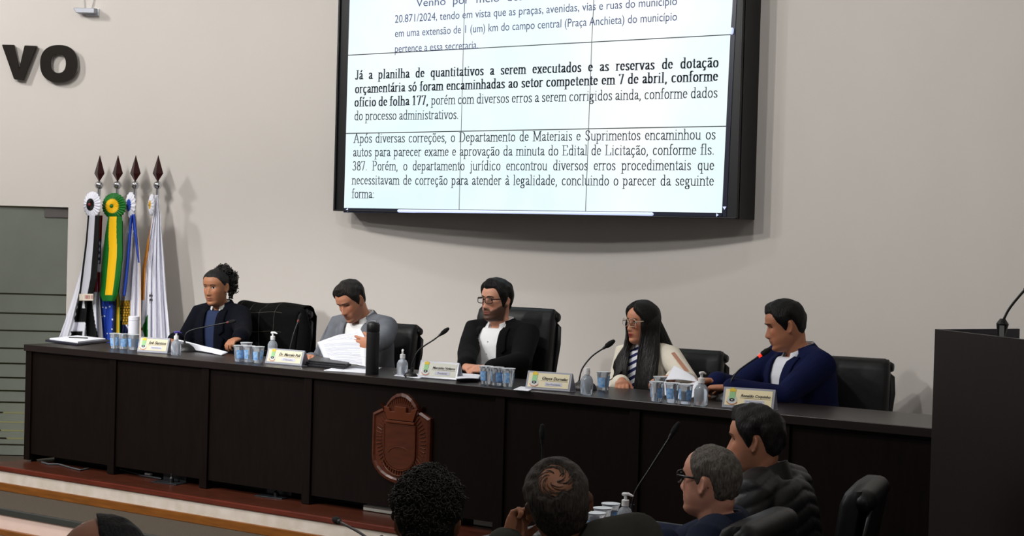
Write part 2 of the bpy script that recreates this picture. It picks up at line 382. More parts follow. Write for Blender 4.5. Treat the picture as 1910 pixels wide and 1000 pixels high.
for k_, v_ in _AC.items():
    g_ = G[v_[0]]; st_ = list(g_[1])
    if v_ == 'i/': st_ = [s for s in st_ if s[0][1] < .6]; am_ = [(x - .1, y) for x, y in _AM['/']]
    else: am_ = _AM[v_[1]]
    G[k_] = (g_[0], st_ + [am_])
def word_w(w): return sum(G[c][0] for c in w)
def serif_word(out, word, x0, bold, cond, em):
    hw, hh = (.062 if bold else .036), .017
    for c in word:
        adv, strokes = G[c]
        for st in strokes:
            for (xa, ya), (xb, yb) in zip(st[:-1], st[1:]):
                if xb < xa: xa, ya, xb, yb = xb, yb, xa, ya
                up = yb >= ya; w = hw / cond * .9
                hull = [(xa - w, ya - hh), (xa + w, ya - hh), (xb + w, yb - hh), (xb + w, yb + hh), (xb - w, yb + hh), (xa - w, ya + hh)] if up else \
                       [(xa - w, ya + hh), (xa - w, ya - hh), (xb - w, yb - hh), (xb + w, yb - hh), (xb + w, yb + hh), (xa + w, ya + hh)]
                out.append([((x0 + px * cond) * em, py * em) for px, py in hull])
        x0 += (adv + (.03 if bold else 0)) * cond
    return x0

# ------------------------------------------------------------------ video wall
SY = 1.75
def screen():
    t = thing('video_wall', 'large black framed video wall showing a page of text, mounted high on the curved wall', 'screen', (0, 0, 0))
    S = lambda x, y, off=0: on_y(x, y, SY - off)
    zt = 3.62
    bl, br = S(624, 397), S(1375.5, 404.5)
    xl, xr = bl.x, br.x; zb = (bl.z + br.z) / 2
    x_l, x_r = (S(624, 397).x + S(632, 0).x) / 2, (S(1375.5, 404).x + S(1389, 0).x) / 2
    fr = mat('screen_housing', (10, 10, 13), .45)
    mb = MB(); mb.box((x_l, SY + .0035, zb), (x_r, SY + .215, zt))
    for a, b in (((x_l, SY - .012, zb), (x_l + .014, SY + .02, zt)), ((x_r - .014, SY - .012, zb), (x_r, SY + .02, zt)), ((x_l, SY - .012, zb), (x_r, SY + .02, zb + .008)), ((x_l, SY - .012, zt - .014), (x_r, SY + .02, zt))): mb.box(a, b)
    mb.build('housing', fr, t, bevel=.003)
    # line crossings of the panel seams, in the order left to right / top to bottom
    def lerp(a, b, u): return (a[0] + (b[0] - a[0]) * u, a[1] + (b[1] - a[1]) * u)
    def cross(p, q, r, s):
        x1, y1 = p; x2, y2 = q; x3, y3 = r; x4, y4 = s
        D = (x1 - x2) * (y3 - y4) - (y1 - y2) * (x3 - x4); a = x1 * y2 - y1 * x2; b = x3 * y4 - y3 * x4
        return ((a * (x3 - x4) - (x1 - x2) * b) / D, (a * (y3 - y4) - (y1 - y2) * b) / D)
    vert = [((651.5, 0), (641, 388)), ((866.5, 0), (856, 393)), ((1106.5, 0), (1092, 396)), ((1366, 0), (1347, 397))]
    hor = [((650, 103), (1364, 64.5)), ((647, 249), (1352, 235.5)), ((641, 388), (1347, 397))]
    grid = [[S(*cross(*h, *v)) for v in vert] for h in hor]
    topr = [Vector((g.x + (g.x - grid[2][i].x) * 2, SY, zt - .02)) for i, g in enumerate(grid[0])]
    grid = [topr] + grid
    page = mat('screen_page_light', (253, 255, 255), .4, emit=1.0, rgb2=(228, 250, 255), scale=1.0); page.node_tree.links.remove(page.node_tree.nodes['Principled BSDF'].inputs['Base Color'].links[0]); page.node_tree.nodes['Principled BSDF'].inputs['Base Color'].default_value = (.01, .01, .012, 1)
    navy = mat('screen_navy_band', (16, 20, 38), .35, emit=.5)
    lav = mat('scrollbar_lavender', (186, 198, 232), .4, emit=.9)
    g = .003
    for r in range(3):
        for c in range(3):
            a, b, d, e = grid[r][c], grid[r][c + 1], grid[r + 1][c + 1], grid[r + 1][c]
            q = [a + Vector((g, 0, -g)), b + Vector((-g, 0, -g)), d + Vector((-g, 0, g if r < 2 else 0)), e + Vector((g, 0, g if r < 2 else 0))]
            MB().prism(q, (0, .002, 0)).build('display_panel', page, t)
    # scroll bars in a navy band under and beside the page
    u0, u1, u2, u3 = S(641, 388.6, .001), S(1347, 397.6, .001), S(1346, 404, .001), S(640.6, 396.5, .001)
    band = MB().prism([u0, u1, u2, u3], (0, .002, 0)); band.prism([S(1366.6, -2), S(1374, -2), S(1354.5, 404), S(1347.6, 404)], (0, .002, 0)); band.build('scroll_band', navy, t)
    def rod(p, q, r): 
        return MB().tube([S(*p, .006), S(*q, .006)], r, 10, ball=True)
    rod((744, 393.4), (1216, 399.6), .0105).build('scroll_thumb', lav, t)
    rod((1365.4, 55), (1364.8, 61), .0115).build('scroll_thumb', lav, t)
    for tri in (((645, 391.5), (648.5, 388.5), (648.5, 394.8)), ((1340, 401.2), (1336, 398), (1336, 404)), ((1351, 391), (1347.7, 385.5), (1354.5, 385.5))):
        MB().prism([S(*p, .006) for p in tri], (0, .003, 0)).build('scroll_arrow', lav, t)
    ink_s = mat('screen_text_dark', (30, 38, 58), .6); ink_b = mat('screen_text_blue', (62, 72, 118), .6)
    em = .0955
    def place(polys, name, p0, p1, width, m):
        A, B = S(*p0, .003), S(*p1, .003); ux = (B - A); k = ux.length / width; ux = ux.normalized(); uz = Vector((-ux.z, 0, ux.x))
        mb = MB()
        for q in polys: mb.add([A + ux * (x * k) + uz * y for x, y in q], [tuple(range(len(q)))])
        mb.build(name, m, t, fix=False)
    lines = [
        ('*Já a planilha de quantitativos a serem executados e as reservas de dotação', (662.5, 148.5), (1341, 125.5)),
        ('*orçamentária só foram encaminhadas ao setor competente em 7 de abril, conforme', (662, 174), (1340, 151)),
        ('*ofício de folha 177,|porém com diversos erros a serem corrigidos ainda, conforme dados', (661, 199), (1338.6, 182)),
        ('do processo administrativos.', (660.5, 224.5), (856, 222)),
        ('Após diversas correções, o Departamento de Materiais e Suprimentos encaminhou os', (659, 266.7), (1335, 260)),
        ('autos para parecer exame e aprovação da minuta do Edital de Licitação, conforme fls.', (658, 292), (1333, 288.5)),
        ('387. Porém, o departamento jurídico encontrou diversos erros procedimentais que', (657, 318), (1332.5, 317.5)),
        ('necessitavam de correção para atender à legalidade, concluindo o parecer da seguinte', (656, 344.2), (1332, 346.7)),
        ('forma:', (656, 369.5), (698.5, 369.8)),
    ]
    def natural(s): return sum(word_w(w) + (.03 * len(w) if s.startswith('*') else 0) for w in s.lstrip('*').split(' ')), s.count(' ')
    def fit(i, g):
        n_, k_ = natural(lines[i][0]); return ((S(*lines[i][2]) - S(*lines[i][1])).length / em - k_ * g) / n_
    cond_b, cond_r = fit(1, .25), min(fit(i, .27) for i in (4, 5, 6, 7))
    for s, p0, p1 in lines:
        Wd = (S(*p1) - S(*p0)).length / em
        parts = []; bold = False
        for chunk in s.split('|'):
            bold = chunk.startswith('*')
            parts += [(w, bold) for w in chunk.lstrip('*').split(' ')]
        nat = sum(word_w(w) + (.03 * len(w) if b else 0) for w, b in parts); ns = len(parts) - 1
        c0 = cond_b if s.startswith('*') else cond_r; cond = c0 if nat * c0 + ns * .17 < Wd else (Wd - ns * .17) / nat
        if ns < 3: cond = Wd / (nat + ns * .24); gap = .24 * cond
        else: gap = (Wd - nat * cond) / ns
        out = []; x = 0
        for w, b in parts: x = serif_word(out, w, x, b, cond, em) + gap
        place(out, 'text_line', p0, p1, (x - gap) * em, ink_s)
    sans = [('Venho  por  meio  deste  informar', (776, 12.6), (1090, -7)),
            ('20.871/2024, tendo em vista que as praças, avenidas, vias e ruas do município', (736, 42.7), (1262.6, 9.2)),
            ('em uma extensão de 1 (um) km do campo central (Praça Anchieta) do município', (736, 69.3), (1262.6, 38.2)),
            ('pertence a essa secretaria.', (735.7, 97.8), (891.5, 90.6))]
    for s, p0, p1 in sans:
        me = text_mesh(s, .075); a = me_np(me); A, B = S(*p0, .003), S(*p1, .003)
        ux = (B - A).normalized(); k = (B - A).length / max(a[:, 0].max(), 1e-6)
        P3 = np.array([list(A)]) + np.outer(a[:, 0] * k, list(ux)) + np.outer(a[:, 1], [-ux.z, 0, ux.x])
        set_np(me, P3); link('text_line', me, ink_b, t, fix=False)
screen()

# ------------------------------------------------------------------ the head table with its carved crest
TZ = .755
POSTS = [(.0, .055), (.80, .86), (1.61, 1.67), (2.43, 2.49), (3.775, 3.835), (4.595, 4.655), (5.41, 5.47), (6.23, 6.29), (6.9, 6.955)]
def head_table():
    t = thing('head_table', 'long dark wenge panel table across the platform with a carved crest on its front', 'table')
    MB().box((-.008, -.012, TZ - .042), (6.96, .56, TZ)).build('tabletop', wenge(), t, bevel=.003)
    for i, (a, b) in enumerate(POSTS):
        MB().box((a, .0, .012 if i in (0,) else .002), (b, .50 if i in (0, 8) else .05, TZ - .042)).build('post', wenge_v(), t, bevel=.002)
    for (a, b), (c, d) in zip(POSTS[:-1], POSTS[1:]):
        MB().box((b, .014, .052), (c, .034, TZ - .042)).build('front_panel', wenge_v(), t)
    MB().box((.06, .20, 0), (6.9, .22, .16)).build('gap_shade_board', mat('gap_shade_black', (8, 7, 7), .7), t)  # added black board, stands in for the shade seen through the gap below the panels
    for x, y in ((.03, .06), (.03, .44), (6.92, .06), (6.92, .44)):
        MB().lathe([(.018, 0), (.02, .004), (.014, .01), (.01, .014)], 14, M=Matrix.Translation((x, y, 0))).build('levelling_foot', black_plastic(), t, smooth=40)
head_table()
def crest():
    c = on_y(749, 818, 0); k = (on_y(803, 818, 0) - on_y(696, 818, 0)).length / 2; h = (on_y(750, 735, 0).z - on_y(750, 905, 0).z) / 2
    t = thing('carved_crest', 'carved reddish wood coat of arms fixed to the front of the long table', 'emblem', (c.x, .013, c.z))
    wd = mat('carved_mahogany', (70, 29, 11), .34, noise=.25, scale=9, stretch=(1, 1, 5)); wl = mat('carved_mahogany_raised', (84, 38, 16), .3)
    def outline(s):
        p = []
        for i in range(9): a = math.radians(35 + 110 * i / 8); p.append((.62 * math.cos(a) / .82 * 1.0 * s, (.58 + .42 * (math.sin(a) - .57) / .43) * s))
        p = [(.74 * s, .74 * s)] + p[0:] + [(-.74 * s, .74 * s), (-.66 * s, .63 * s), (-1 * s, .50 * s)]
        p += [(-1 * s, -.46 * s)]
        for i in range(1, 12): a = math.radians(180 + 180 * i / 12); p.append((1 * s * math.cos(a), -.46 * s + .54 * s * math.sin(a)))
        p += [(1 * s, -.46 * s), (1 * s, .50 * s), (.66 * s, .63 * s)]
        return [(x * k, z * h) for x, z in p]
    o1 = outline(1.0); o2 = outline(.93)
    rings = [[Vector((x, 0, z)) for x, z in o1], [Vector((x, -.02, z)) for x, z in o1], [Vector((x, -.026, z)) for x, z in o2], [Vector((x, -.018, z)) for x, z in outline(.89)]]
    MB().loft(rings).build('plaque', wd, t)
    sh = [(-.52, .30), (.52, .30), (.52, -.35)] + [(.52 * math.cos(math.radians(-a)), -.35 + .34 * math.sin(math.radians(-a))) for a in range(15, 180, 15)] + [(-.52, -.35)]
    MB().prism([(x * k, -.030, z * h) for x, z in sh], (0, .014, 0)).build('shield', wd, t, bevel=.003)
    rim = [(x * k * 1.04, -.031, z * h * 1.02) for x, z in sh]
    m = MB().tube(rim + [rim[0]], .0028, 6)
    m.tube([(.4 * k * math.cos(math.radians(a)), -.031, (-.4 + .22 * math.sin(math.radians(a))) * h) for a in range(20, 161, 10)], .002, 6)
    m.build('shield_rim', wl, t, smooth=60)
    cr = MB().prism([(x * k, -.032, z * h) for x, z in ((-.45, .40), (.45, .40), (.58, .68), (.4, .66), (.36, .58), (.2, .58), (.2, .70), (-.2, .70), (-.2, .58), (-.36, .58), (-.4, .66), (-.58, .68))], (0, .015, 0))
    cr.box((-.5 * k, -.036, .33 * h), (.5 * k, -.018, .385 * h)); cr.build('mural_crown', wl, t, bevel=.002)
    ry = MB()
    for i in range(46):
        a = math.radians(-150 + 300 * (i + .5) / 46 - 90)
        ca, sa = math.cos(a), math.sin(a)
        p0 = Vector((.68 * k * ca, -.021, (-.05 + .62 * sa) * h)); p1 = Vector((.86 * k * ca, -.021, (-.05 + .80 * sa) * h))
        ry.tube([p0, p1], .0026, 5)
    for i in range(17):
        a = math.radians(50 + 80 * i / 16); ca, sa = math.cos(a), math.sin(a)
        ry.tube([(.75 * k * ca, -.021, (.78 * sa) * h), (.88 * k * ca, -.021, (.90 * sa) * h)], .0022, 5)
    ry.build('carved_rays', wl, t)
    rb = MB().tube([(.60 * k * math.cos(math.radians(a)), -.026, (-.40 + .42 * math.sin(math.radians(a))) * h) for a in range(200, 341, 8)], .0075, 8, flat=.4)
    rb.build('ribbon', wl, t)
crest()

# ------------------------------------------------------------------ lectern
def lectern():
    A = on_y(1752, 614, -.55); zt = A.z; B = on_z(1910, 632.5, zt); Cc = on_z(1831, 609, zt)
    ux = (B - A); ux.z = 0; ux = ux.normalized(); uy = Vector((-ux.y, ux.x, 0)); rz = math.atan2(ux.y, ux.x)
    sd = (Cc - A); sd.z = 0; depth = .36
    t = thing('lectern', 'dark wood lectern with raised sides at the right end of the long table', 'lectern', (A.x, A.y, 0), rz)
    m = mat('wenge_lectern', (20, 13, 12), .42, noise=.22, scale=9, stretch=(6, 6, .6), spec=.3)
    W = .80
    z0 = LAND - .155
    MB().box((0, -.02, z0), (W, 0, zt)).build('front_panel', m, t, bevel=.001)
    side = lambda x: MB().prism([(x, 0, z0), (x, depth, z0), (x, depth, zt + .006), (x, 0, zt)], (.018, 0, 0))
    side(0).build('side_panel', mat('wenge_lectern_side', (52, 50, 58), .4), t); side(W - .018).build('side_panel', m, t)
    MB().box((.02, 0, zt - .13), (W - .02, depth - .02, zt - .11)).build('reading_shelf', m, t)
    return t, ux, uy, A, zt
LEC = lectern()

# ------------------------------------------------------------------ chairs
def chair_proto():
    t = bpy.data.objects.new('executive_chair', None); COL.objects.link(t)
    L = leather()
    def rr(w, d, z, cy, n=28, e=.45):
        out = []
        for i in range(n):
            a = 2 * math.pi * i / n; f = lambda v: math.copysign(abs(v)**e, v)
            out.append(Vector((w * f(math.cos(a)), cy + d * f(math.sin(a)), z)))
        return out
    MB().loft([rr(.22, .20, .40, -.02), rr(.255, .245, .41, -.02), rr(.26, .25, .45, -.02), rr(.25, .24, .485, -.02), rr(.20, .19, .495, -.02)]).build('seat', L, t, smooth=60)
    # padded back: a little hollow in front, thick at the top where the pad rolls over
    prof = [(.46, .20, .035, .235), (.52, .215, .05, .25), (.65, .235, .052, .262), (.80, .245, .05, .268), (.92, .26, .048, .268), (1.04, .272, .046, .266), (1.085, .282, .040, .262), (1.105, .292, .024, .252)]
    MB().loft([rr(w, d, z, y, 32, .38) for z, y, d, w in prof]).build('backrest', L, t, smooth=60)
    rings = []
    for i in range(13):
        u = -1 + 2 * i / 12; x = .272 * u; r = .046 * (1 - .55 * max(0, abs(u) - .86) / .14)
        rings.append([Vector((x, .318 + 1.0 * r * math.cos(a), 1.058 + 1.1 * r * math.sin(a))) for a in [2 * math.pi * j / 18 for j in range(18)]])
    MB().loft(rings).build('headrest_roll', L, t, smooth=60)
    MB().loft([rr(w, .012, z, y + .055, 24, .5) for z, y, w in ((.50, .215, .23), (.7, .24, .27), (.9, .268, .285), (1.0, .285, .275), (1.03, .29, .24))]).build('back_shell', black_plastic(), t, smooth=60)
    for s in (-1, 1):
        MB().tube([(s * .25, .16, .46), (s * .30, .10, .50), (s * .31, .06, .66), (s * .31, -.02, .685), (s * .31, -.20, .685), (s * .30, -.235, .66), (s * .29, -.17, .47)], [.018, .02, .022, .028, .028, .022, .018], 10, ball=True).build('armrest', black_plastic(), t, smooth=60)
    MB().lathe([(.03, .08), (.03, .25), (.022, .25), (.022, .40), (.09, .40), (.09, .415)], 16).build('gas_column', chrome(), t, smooth=30)
    for k in range(5):
        a = 2 * math.pi * k / 5 + .3; c, s = math.cos(a), math.sin(a)
        f = MB().tube([(0, 0, .10), (.15 * c, .15 * s, .085), (.29 * c, .29 * s, .07)], [.03, .024, .018], 10, ball=True).build('base_foot', black_plastic(), t, smooth=60)
        MB().lathe([(.024, -.012), (.028, -.006), (.028, .006), (.024, .012)], 14, M=Matrix.Translation((.29 * c, .29 * s, .028)) @ Matrix.Rotation(a, 4, 'Z') @ Matrix.Rotation(math.pi / 2, 4, 'X')).build('caster', black_plastic(), f, smooth=40)
    return t
CHAIR = chair_proto(); _first = [True]
def chair(x, y, rz, label, group, z=0.0, sc=1.0):
    o = CHAIR if _first[0] else copy_tree(CHAIR); _first[0] = False
    o.location = (x, y, z); o.rotation_euler = (0, 0, rz); o.scale = (1, 1, sc)
    return tag(o, label, 'chair', group)
GH = 'leather chairs behind the head table'
def chair_px(cx, topy, Y, rz, label, sc=None):
    p = on_y(cx, topy, Y + .27); h = p.z
    return chair(p.x, Y, rz, label, GH, 0, h / 1.11)
COATCH = chair_px(519, 571, .98, math.radians(8), 'black leather chair of the woman in the navy coat, a checked coat over its back')
chair_px(716, 602, .98, math.radians(2), 'black leather chair behind the man in the grey jacket')
chair_px(968, 573, .96, math.radians(4), 'tall black leather chair behind the bearded man in black')
chair_px(1276, 651, .96, math.radians(6), 'black leather chair behind the long haired woman')
chair_px(1583, 666, .90, math.radians(10), 'wide black leather chair right of the man in the navy suit')
GC = 'leather chairs of the seats below the platform'
HF = -.31
def chair_world(p, rz, label, sc=1.0): return chair(p[0], p[1], rz, label, GC, HF, sc)
def coat():
    o = COATCH; k = o.scale.z
    t = thing('draped_coat', 'black coat with pale check lines hung over a chair back', 'coat', o.location, o.rotation_euler.z)
    cloth = mat('black_wool', (12, 12, 12), .95, noise=.2, scale=60, spec=.1)
    lnm = mat('pale_check_thread', (70, 66, 60), .95)
    def prof(s):       # distance along the coat from the front hem over the chair top to the back hem
        top = 1.113 * k + .014
        if s < .58: return (.178 - .03 * min(1, s / .3) + .045 * s, .53 + (top - .05 - .53) * s / .58)
        if s < .78: a = math.pi * (s - .58) / .2; return (.272 - .085 * math.cos(a), top - .05 + .05 * math.sin(a))
        return (.385, top - .05 - (s - .78) * 1.6)
    n, mcols = 44, 26; vs = []; W = .262
    for i in range(n + 1):
        s = i / n
        y, z = prof(s)
        for j in range(mcols + 1):
            u = -1 + 2 * j / mcols
            vs.append(Vector((W * u * (1.02 + .04 * (s < .5)) + .006 * math.sin(9 * s + 3 * u), y - .012 * math.sin(7 * u + 4 * s) * (1 if s < .6 else -.6) - (.012 if s < .6 else -.01), z + .006 * math.sin(5 * u))))
    fs = [(i * (mcols + 1) + j, i * (mcols + 1) + j + 1, (i + 1) * (mcols + 1) + j + 1, (i + 1) * (mcols + 1) + j) for i in range(n) for j in range(mcols)]
    c = MB().add(vs, fs).build('coat_body', cloth, t, smooth=180)
    md = c.modifiers.new('thick', 'SOLIDIFY'); md.thickness = .008; md.offset = 0
    P = lambda i, j: vs[i * (mcols + 1) + j] + Vector((0, -.006, .002))
    ln = MB()
    for j in (2, 7, 12, 17): ln.tube([P(i, j) for i in range(2, 36)], .0016, 4)
    for i in (4, 11, 18, 25): ln.tube([P(i, j) for j in range(0, 21)], .0016, 4)
    ln.build('check_lines', lnm, t)
    sl = MB()
    sl.tube([(W + .005, .21, 1.07 * k), (W + .035, .20, .95 * k), (W + .045, .18, .80 * k), (W + .04, .17, .68 * k), (W + .05, .17, .56 * k)], [.035, .05, .05, .045, .04], 14, ball=True)
    sl.build('sleeve', cloth, t, smooth=180)
coat()
# ------------------------------------------------------------------ four flags on poles in front of the wall
def flags():
    fab = mat_vc('flag_satin', .6, bump=.12, bscale=40, spec=.25)
    rib = mat_vc('ribbon_satin', .5, spec=.3)
    wood = mat('dark_red_wood_spear', (44, 16, 15), .2)
    W_, K_, BL, GR, YE, RD, NV = map(lin, ((226, 226, 236), (10, 10, 11), (38, 70, 170), (22, 104, 34), (238, 186, 20), (130, 24, 26), (24, 34, 74)))
    GY = lin((150, 148, 150)); OR = lin((226, 150, 60)); GO = lin((214, 170, 50)); SV = lin((196, 196, 206))
    def interp(tab, y):
        ys = [t[0] for t in tab]; return [float(np.interp(y, ys, [t[k] for t in tab])) for k in range(1, len(tab[0]))]
    def sheet(tab, Y, colf, amp, nf, nu=64, nv=130, yoff=0.0, seed=0, name='flag_cloth', parent=None, m=None, th=.003):
        y0, y1 = tab[0][0], tab[-1][0]; vs = []; cols = []
        for i in range(nv + 1):
            py = y0 + (y1 - y0) * i / nv; a, b = interp(tab, py)[:2]; v = i / nv
            for j in range(nu + 1):
                u = j / nu; px = a + (b - a) * u
                p = on_y(px, py, min(Y + yoff, on_wall(px, py, .07).y))
                g = amp * (.35 + .65 * v) * (math.sin(2 * math.pi * (nf * u + .10 * math.sin(3 * v + seed)) + seed) + .35 * math.sin(2 * math.pi * (nf * 2.3 * u) + 2 * seed + 2 * v)) - .03 * math.sin(math.pi * u)
                r = ray(px, py); r = r / np.linalg.norm(r)
                vs.append(p + Vector(r) * (g * 1.15)); cols.append(colf(u, py, px))
        fs = [(i * (nu + 1) + j, i * (nu + 1) + j + 1, (i + 1) * (nu + 1) + j + 1, (i + 1) * (nu + 1) + j) for i in range(nv) for j in range(nu)]
        mb = MB().add(vs, fs); me = mb.mesh(name); set_col(me, cols)
        o = link(name, me, m or fab, parent, 180)
        if parent: o.matrix_parent_inverse = Matrix.Translation(-parent.location)
        md = o.modifiers.new('thick', 'SOLIDIFY'); md.thickness = th; md.offset = 0
        return o
    def rosette(px, py, rx, ry, Y, rings, parent, pleats=22):
        c = on_y(px, py, Y); sx = (on_y(px + rx, py, Y) - c).length; sz = (on_y(px, py - ry, Y) - c).length
        n = pleats * 4; vs = [c + Vector((0, -.03, 0))]; cols = [rings[0][1]]; rs = [.04, .12, .2, .3, .4, .44, .5, .6, .7, .8, .9, 1.0]
        for r in rs:
            for k in range(n):
                a = 2 * math.pi * k / n; pl = math.sin(pleats * a)
                rr = r * (1 + .012 * pl * (r > .9))
                vs.append(c + Vector((rr * sx * math.cos(a), -.03 + .022 * r * r + .0045 * pl * min(1, r * 1.6) * (1.2 if r > .45 else .7), rr * sz * math.sin(a))))
                cc = [x for lim, x in rings if r <= lim][0]
                cols.append(cc)
        fs = [(0, 1 + k, 1 + (k + 1) % n) for k in range(n)]
        for i in range(len(rs) - 1):
            for k in range(n):
                a = 1 + i * n + k; b = 1 + i * n + (k + 1) % n; fs.append((a, b, b + n, a + n))
        me = MB().add(vs, fs).mesh('rosette'); set_col(me, cols)
        o = link('rosette', me, rib, parent, 180); o.matrix_parent_inverse = Matrix.Translation(-parent.location)
        md = o.modifiers.new('thick', 'SOLIDIFY'); md.thickness = .004; md.offset = 0
        MB().ball(c + Vector((0, -.032, 0)), (sx * .13, .012, sz * .13)).build('rosette_button', BTN[0], o, smooth=180).matrix_parent_inverse = o.matrix_world.inverted() @ Matrix.Identity(4)
        return o
    BTN = [None]
    def flag(px, label, off=.18):
        b = on_wall(px, 500, off); top = on_y(px, 346, b.y); low = on_y(px - 8, 640, b.y)
        loc = Vector((top.x, b.y, 0.0))
        t = thing('flag', label, 'flag', loc, 0, 'flags on poles by the door'); Y = b.y
        tz = top.z
        MB().lathe([(.13, .002), (.135, .012), (.06, .02), (.03, .05), (.022, .09), (.022, .0902)], 28).build('pole_base', chrome(), t, smooth=40)
        MB().tube([(0, 0, .05), (0, 0, tz)], .0115, 14).build('pole', chrome(), t, smooth=60)
        MB().ball((0, 0, tz + .003), .031, 20).build('ball_finial', chrome(), t, smooth=180)
        h0, h1, h2 = tz + .03, tz + .085, tz + .215
        sp = MB(); q = lambda r, z: [Vector((r * .95, 0, z)), Vector((0, r * .3, z)), Vector((-r * .95, 0, z)), Vector((0, -r * .3, z))]
        sp.loft([q(.006, h0), q(.058, h1), q(.001, h2)]); sp.build('spearhead', wood, t, bevel=.001)
        return t, Y
    # 1: black and white striped flag
    t, Y = flag(185, 'black and white striped flag with a white and black rosette, nearest the glass door')
    def c1(u, y, x):
        n = math.sin(y * .5 + u * 3) * .5
        if u < .24 - .03 * n: return W_ if y < 612 or (int(y * 1.7) % 3) else GY
        if 575 < y < 601 and u < .56: return K_
        if 617 < y and u < .52: return K_
        if y > 545:
            if u < .42: return K_ if y < 592 else W_
            if abs(u - .60 - .0022 * (y - 560)) < .13: return K_
            return W_ if u < .86 else GY
        if u < .42: return K_
        if u > .80:
            if y < 445: return RD
            if y < 492: return NV if math.sin(y * .55) + math.sin(u * 40) > -.4 else W_
            if y < 508: return W_
            return RD
        return K_
    sheet([(402, 172, 191), (450, 160, 189), (500, 152, 187), (560, 134, 186), (600, 121, 190), (645, 104, 194)], Y, c1, .03, 3.2, seed=1, parent=t)
    def r1(u, y, x):
        if y > 548:
            return RD if (y < 558 and y > 550 and u > .4 and math.sin(u * 60) > 0) else lin((226, 216, 200))
        return K_ if u < .13 or u > .58 else SV
    sheet([(402, 164, 187), (450, 160, 185), (520, 151, 181), (548, 148, 174), (561, 148, 174)], Y, r1, .004, 1.5, nu=40, yoff=-.075, seed=2, name='ribbon', parent=t, m=rib)
    BTN[0] = mat('rosette_red', (130, 24, 26), .5); rosette(174, 382, 16, 24.5, Y - .06, [(.45, K_), (1, W_)], t)
    # 2: national flag, green yellow and blue
    t, Y = flag(219, 'green, yellow and blue flag with white stars and a big green rosette')
    stars = [(192, 573), (198, 574), (205, 572), (190, 591), (195, 590), (210, 596), (187, 603), (209, 614), (190, 632), (200, 622)]
    def c2(u, y, x):
        if y < 545: return GR
        if u > .80: return GO if .84 < u < .97 else GR
        if min((x - a)**2 + (y - b)**2 for a, b in stars) < 1.9: return W_
        return BL if u < .66 else NV
    sheet([(412, 203, 229), (480, 195, 229), (545, 188, 222), (560, 186, 224), (600, 182, 224), (645, 178, 224)], Y, c2, .02, 2.1, nu=90, nv=200, seed=3, parent=t)
    def r2(u, y, x):
        if y > 551: return GR
        return YE if .10 + .19 * min(1, (y - 405) / 60) < u < .60 + .12 * min(1, (y - 405) / 60) else GR
    sheet([(404, 202, 228), (440, 196, 228), (480, 192, 228.5), (520, 189, 224), (551, 187, 219), (562, 192, 214)], Y, r2, .006, 1.2, nu=50, yoff=-.08, seed=.6, name='ribbon', parent=t, m=rib)
    BTN[0] = mat('rosette_green', (22, 104, 34), .5); rosette(214.5, 384.5, 22, 24, Y - .06, [(.12, GR), (.52, YE), (1, GR)], t, 26)
    # 3: white flag with a blue ribbon and a golden tower
    t, Y = flag(252, 'white flag with blue ribbon tails and a golden tower crest')
    def c3(u, y, x):
        if 561 < y < 606 and 223 + .18 * abs(y - 575) < x < 243 - .2 * max(0, y - 590):
            return K_ if (int(y) % 5 == 0 or (int(x + 2.5 * (int(y / 5) % 2)) % 5 == 0)) else GO
        if y >= 598 and x < 226 + (y - 598) * .6 + 3: return NV
        if y >= 598 and x < 230 + (y - 598) * .6 + 3: return W_
        if y >= 606 and x < 243: return NV
        return W_ if u < .93 else lin((224, 205, 190))
    sheet([(402, 240, 254), (450, 233, 259), (500, 227, 262), (560, 221, 263), (600, 218, 263), (645, 213, 263)], Y, c3, .025, 3.0, nu=90, nv=200, seed=5, parent=t)
    blue = lambda u, y, x: BL
    sheet([(402, 243, 247), (460, 238, 243.5), (520, 232.5, 238), (552, 229, 234)], Y, blue, .003, 1, nu=12, nv=60, yoff=-.085, name='ribbon', parent=t, m=rib)
    sheet([(400, 246, 252), (430, 249, 255), (470, 255, 258.5), (490, 258, 260)], Y, blue, .003, 1, nu=12, nv=50, yoff=-.08, name='ribbon', parent=t, m=rib)
    BTN[0] = mat('rosette_blue', (38, 70, 170), .5); rosette(245.5, 383, 9, 24.5, Y - .06, [(.44, BL), (1, W_)], t, 16)
    # 4: white flag with orange and green edges
    t, Y = flag(294, 'white flag with an orange edge and green corner, nearest the seated woman')
    def c4(u, y, x):
        if y < 560 and u < .14 * min(1, max(0, (y - 400) / 60)): return OR
        if 603 < y and x < 262 + .3 * (y - 603): return RD if y < 616 else W_
        if y > 585 and 262 < x < 276 and x > 276 - (y - 585) * .42: return GR
        if 546 < y < 566 and 279 < x < 286 and math.sin(x * 1.6) + math.sin(y * .8) > .3: return K_
        return W_
    sheet([(364, 289, 295), (400, 286, 299), (450, 275, 303), (500, 266, 307), (560, 262, 311), (645, 256, 318)], Y, c4, .026, 4.6, nu=90, nv=200, seed=8, parent=t, yoff=-.02)
    BTN[0] = mat('rosette_gold', (214, 170, 50), .4, .5); rosette(285, 382, 4.5, 20, Y - .07, [(.4, GO), (1, W_)], t, 14)
flags()

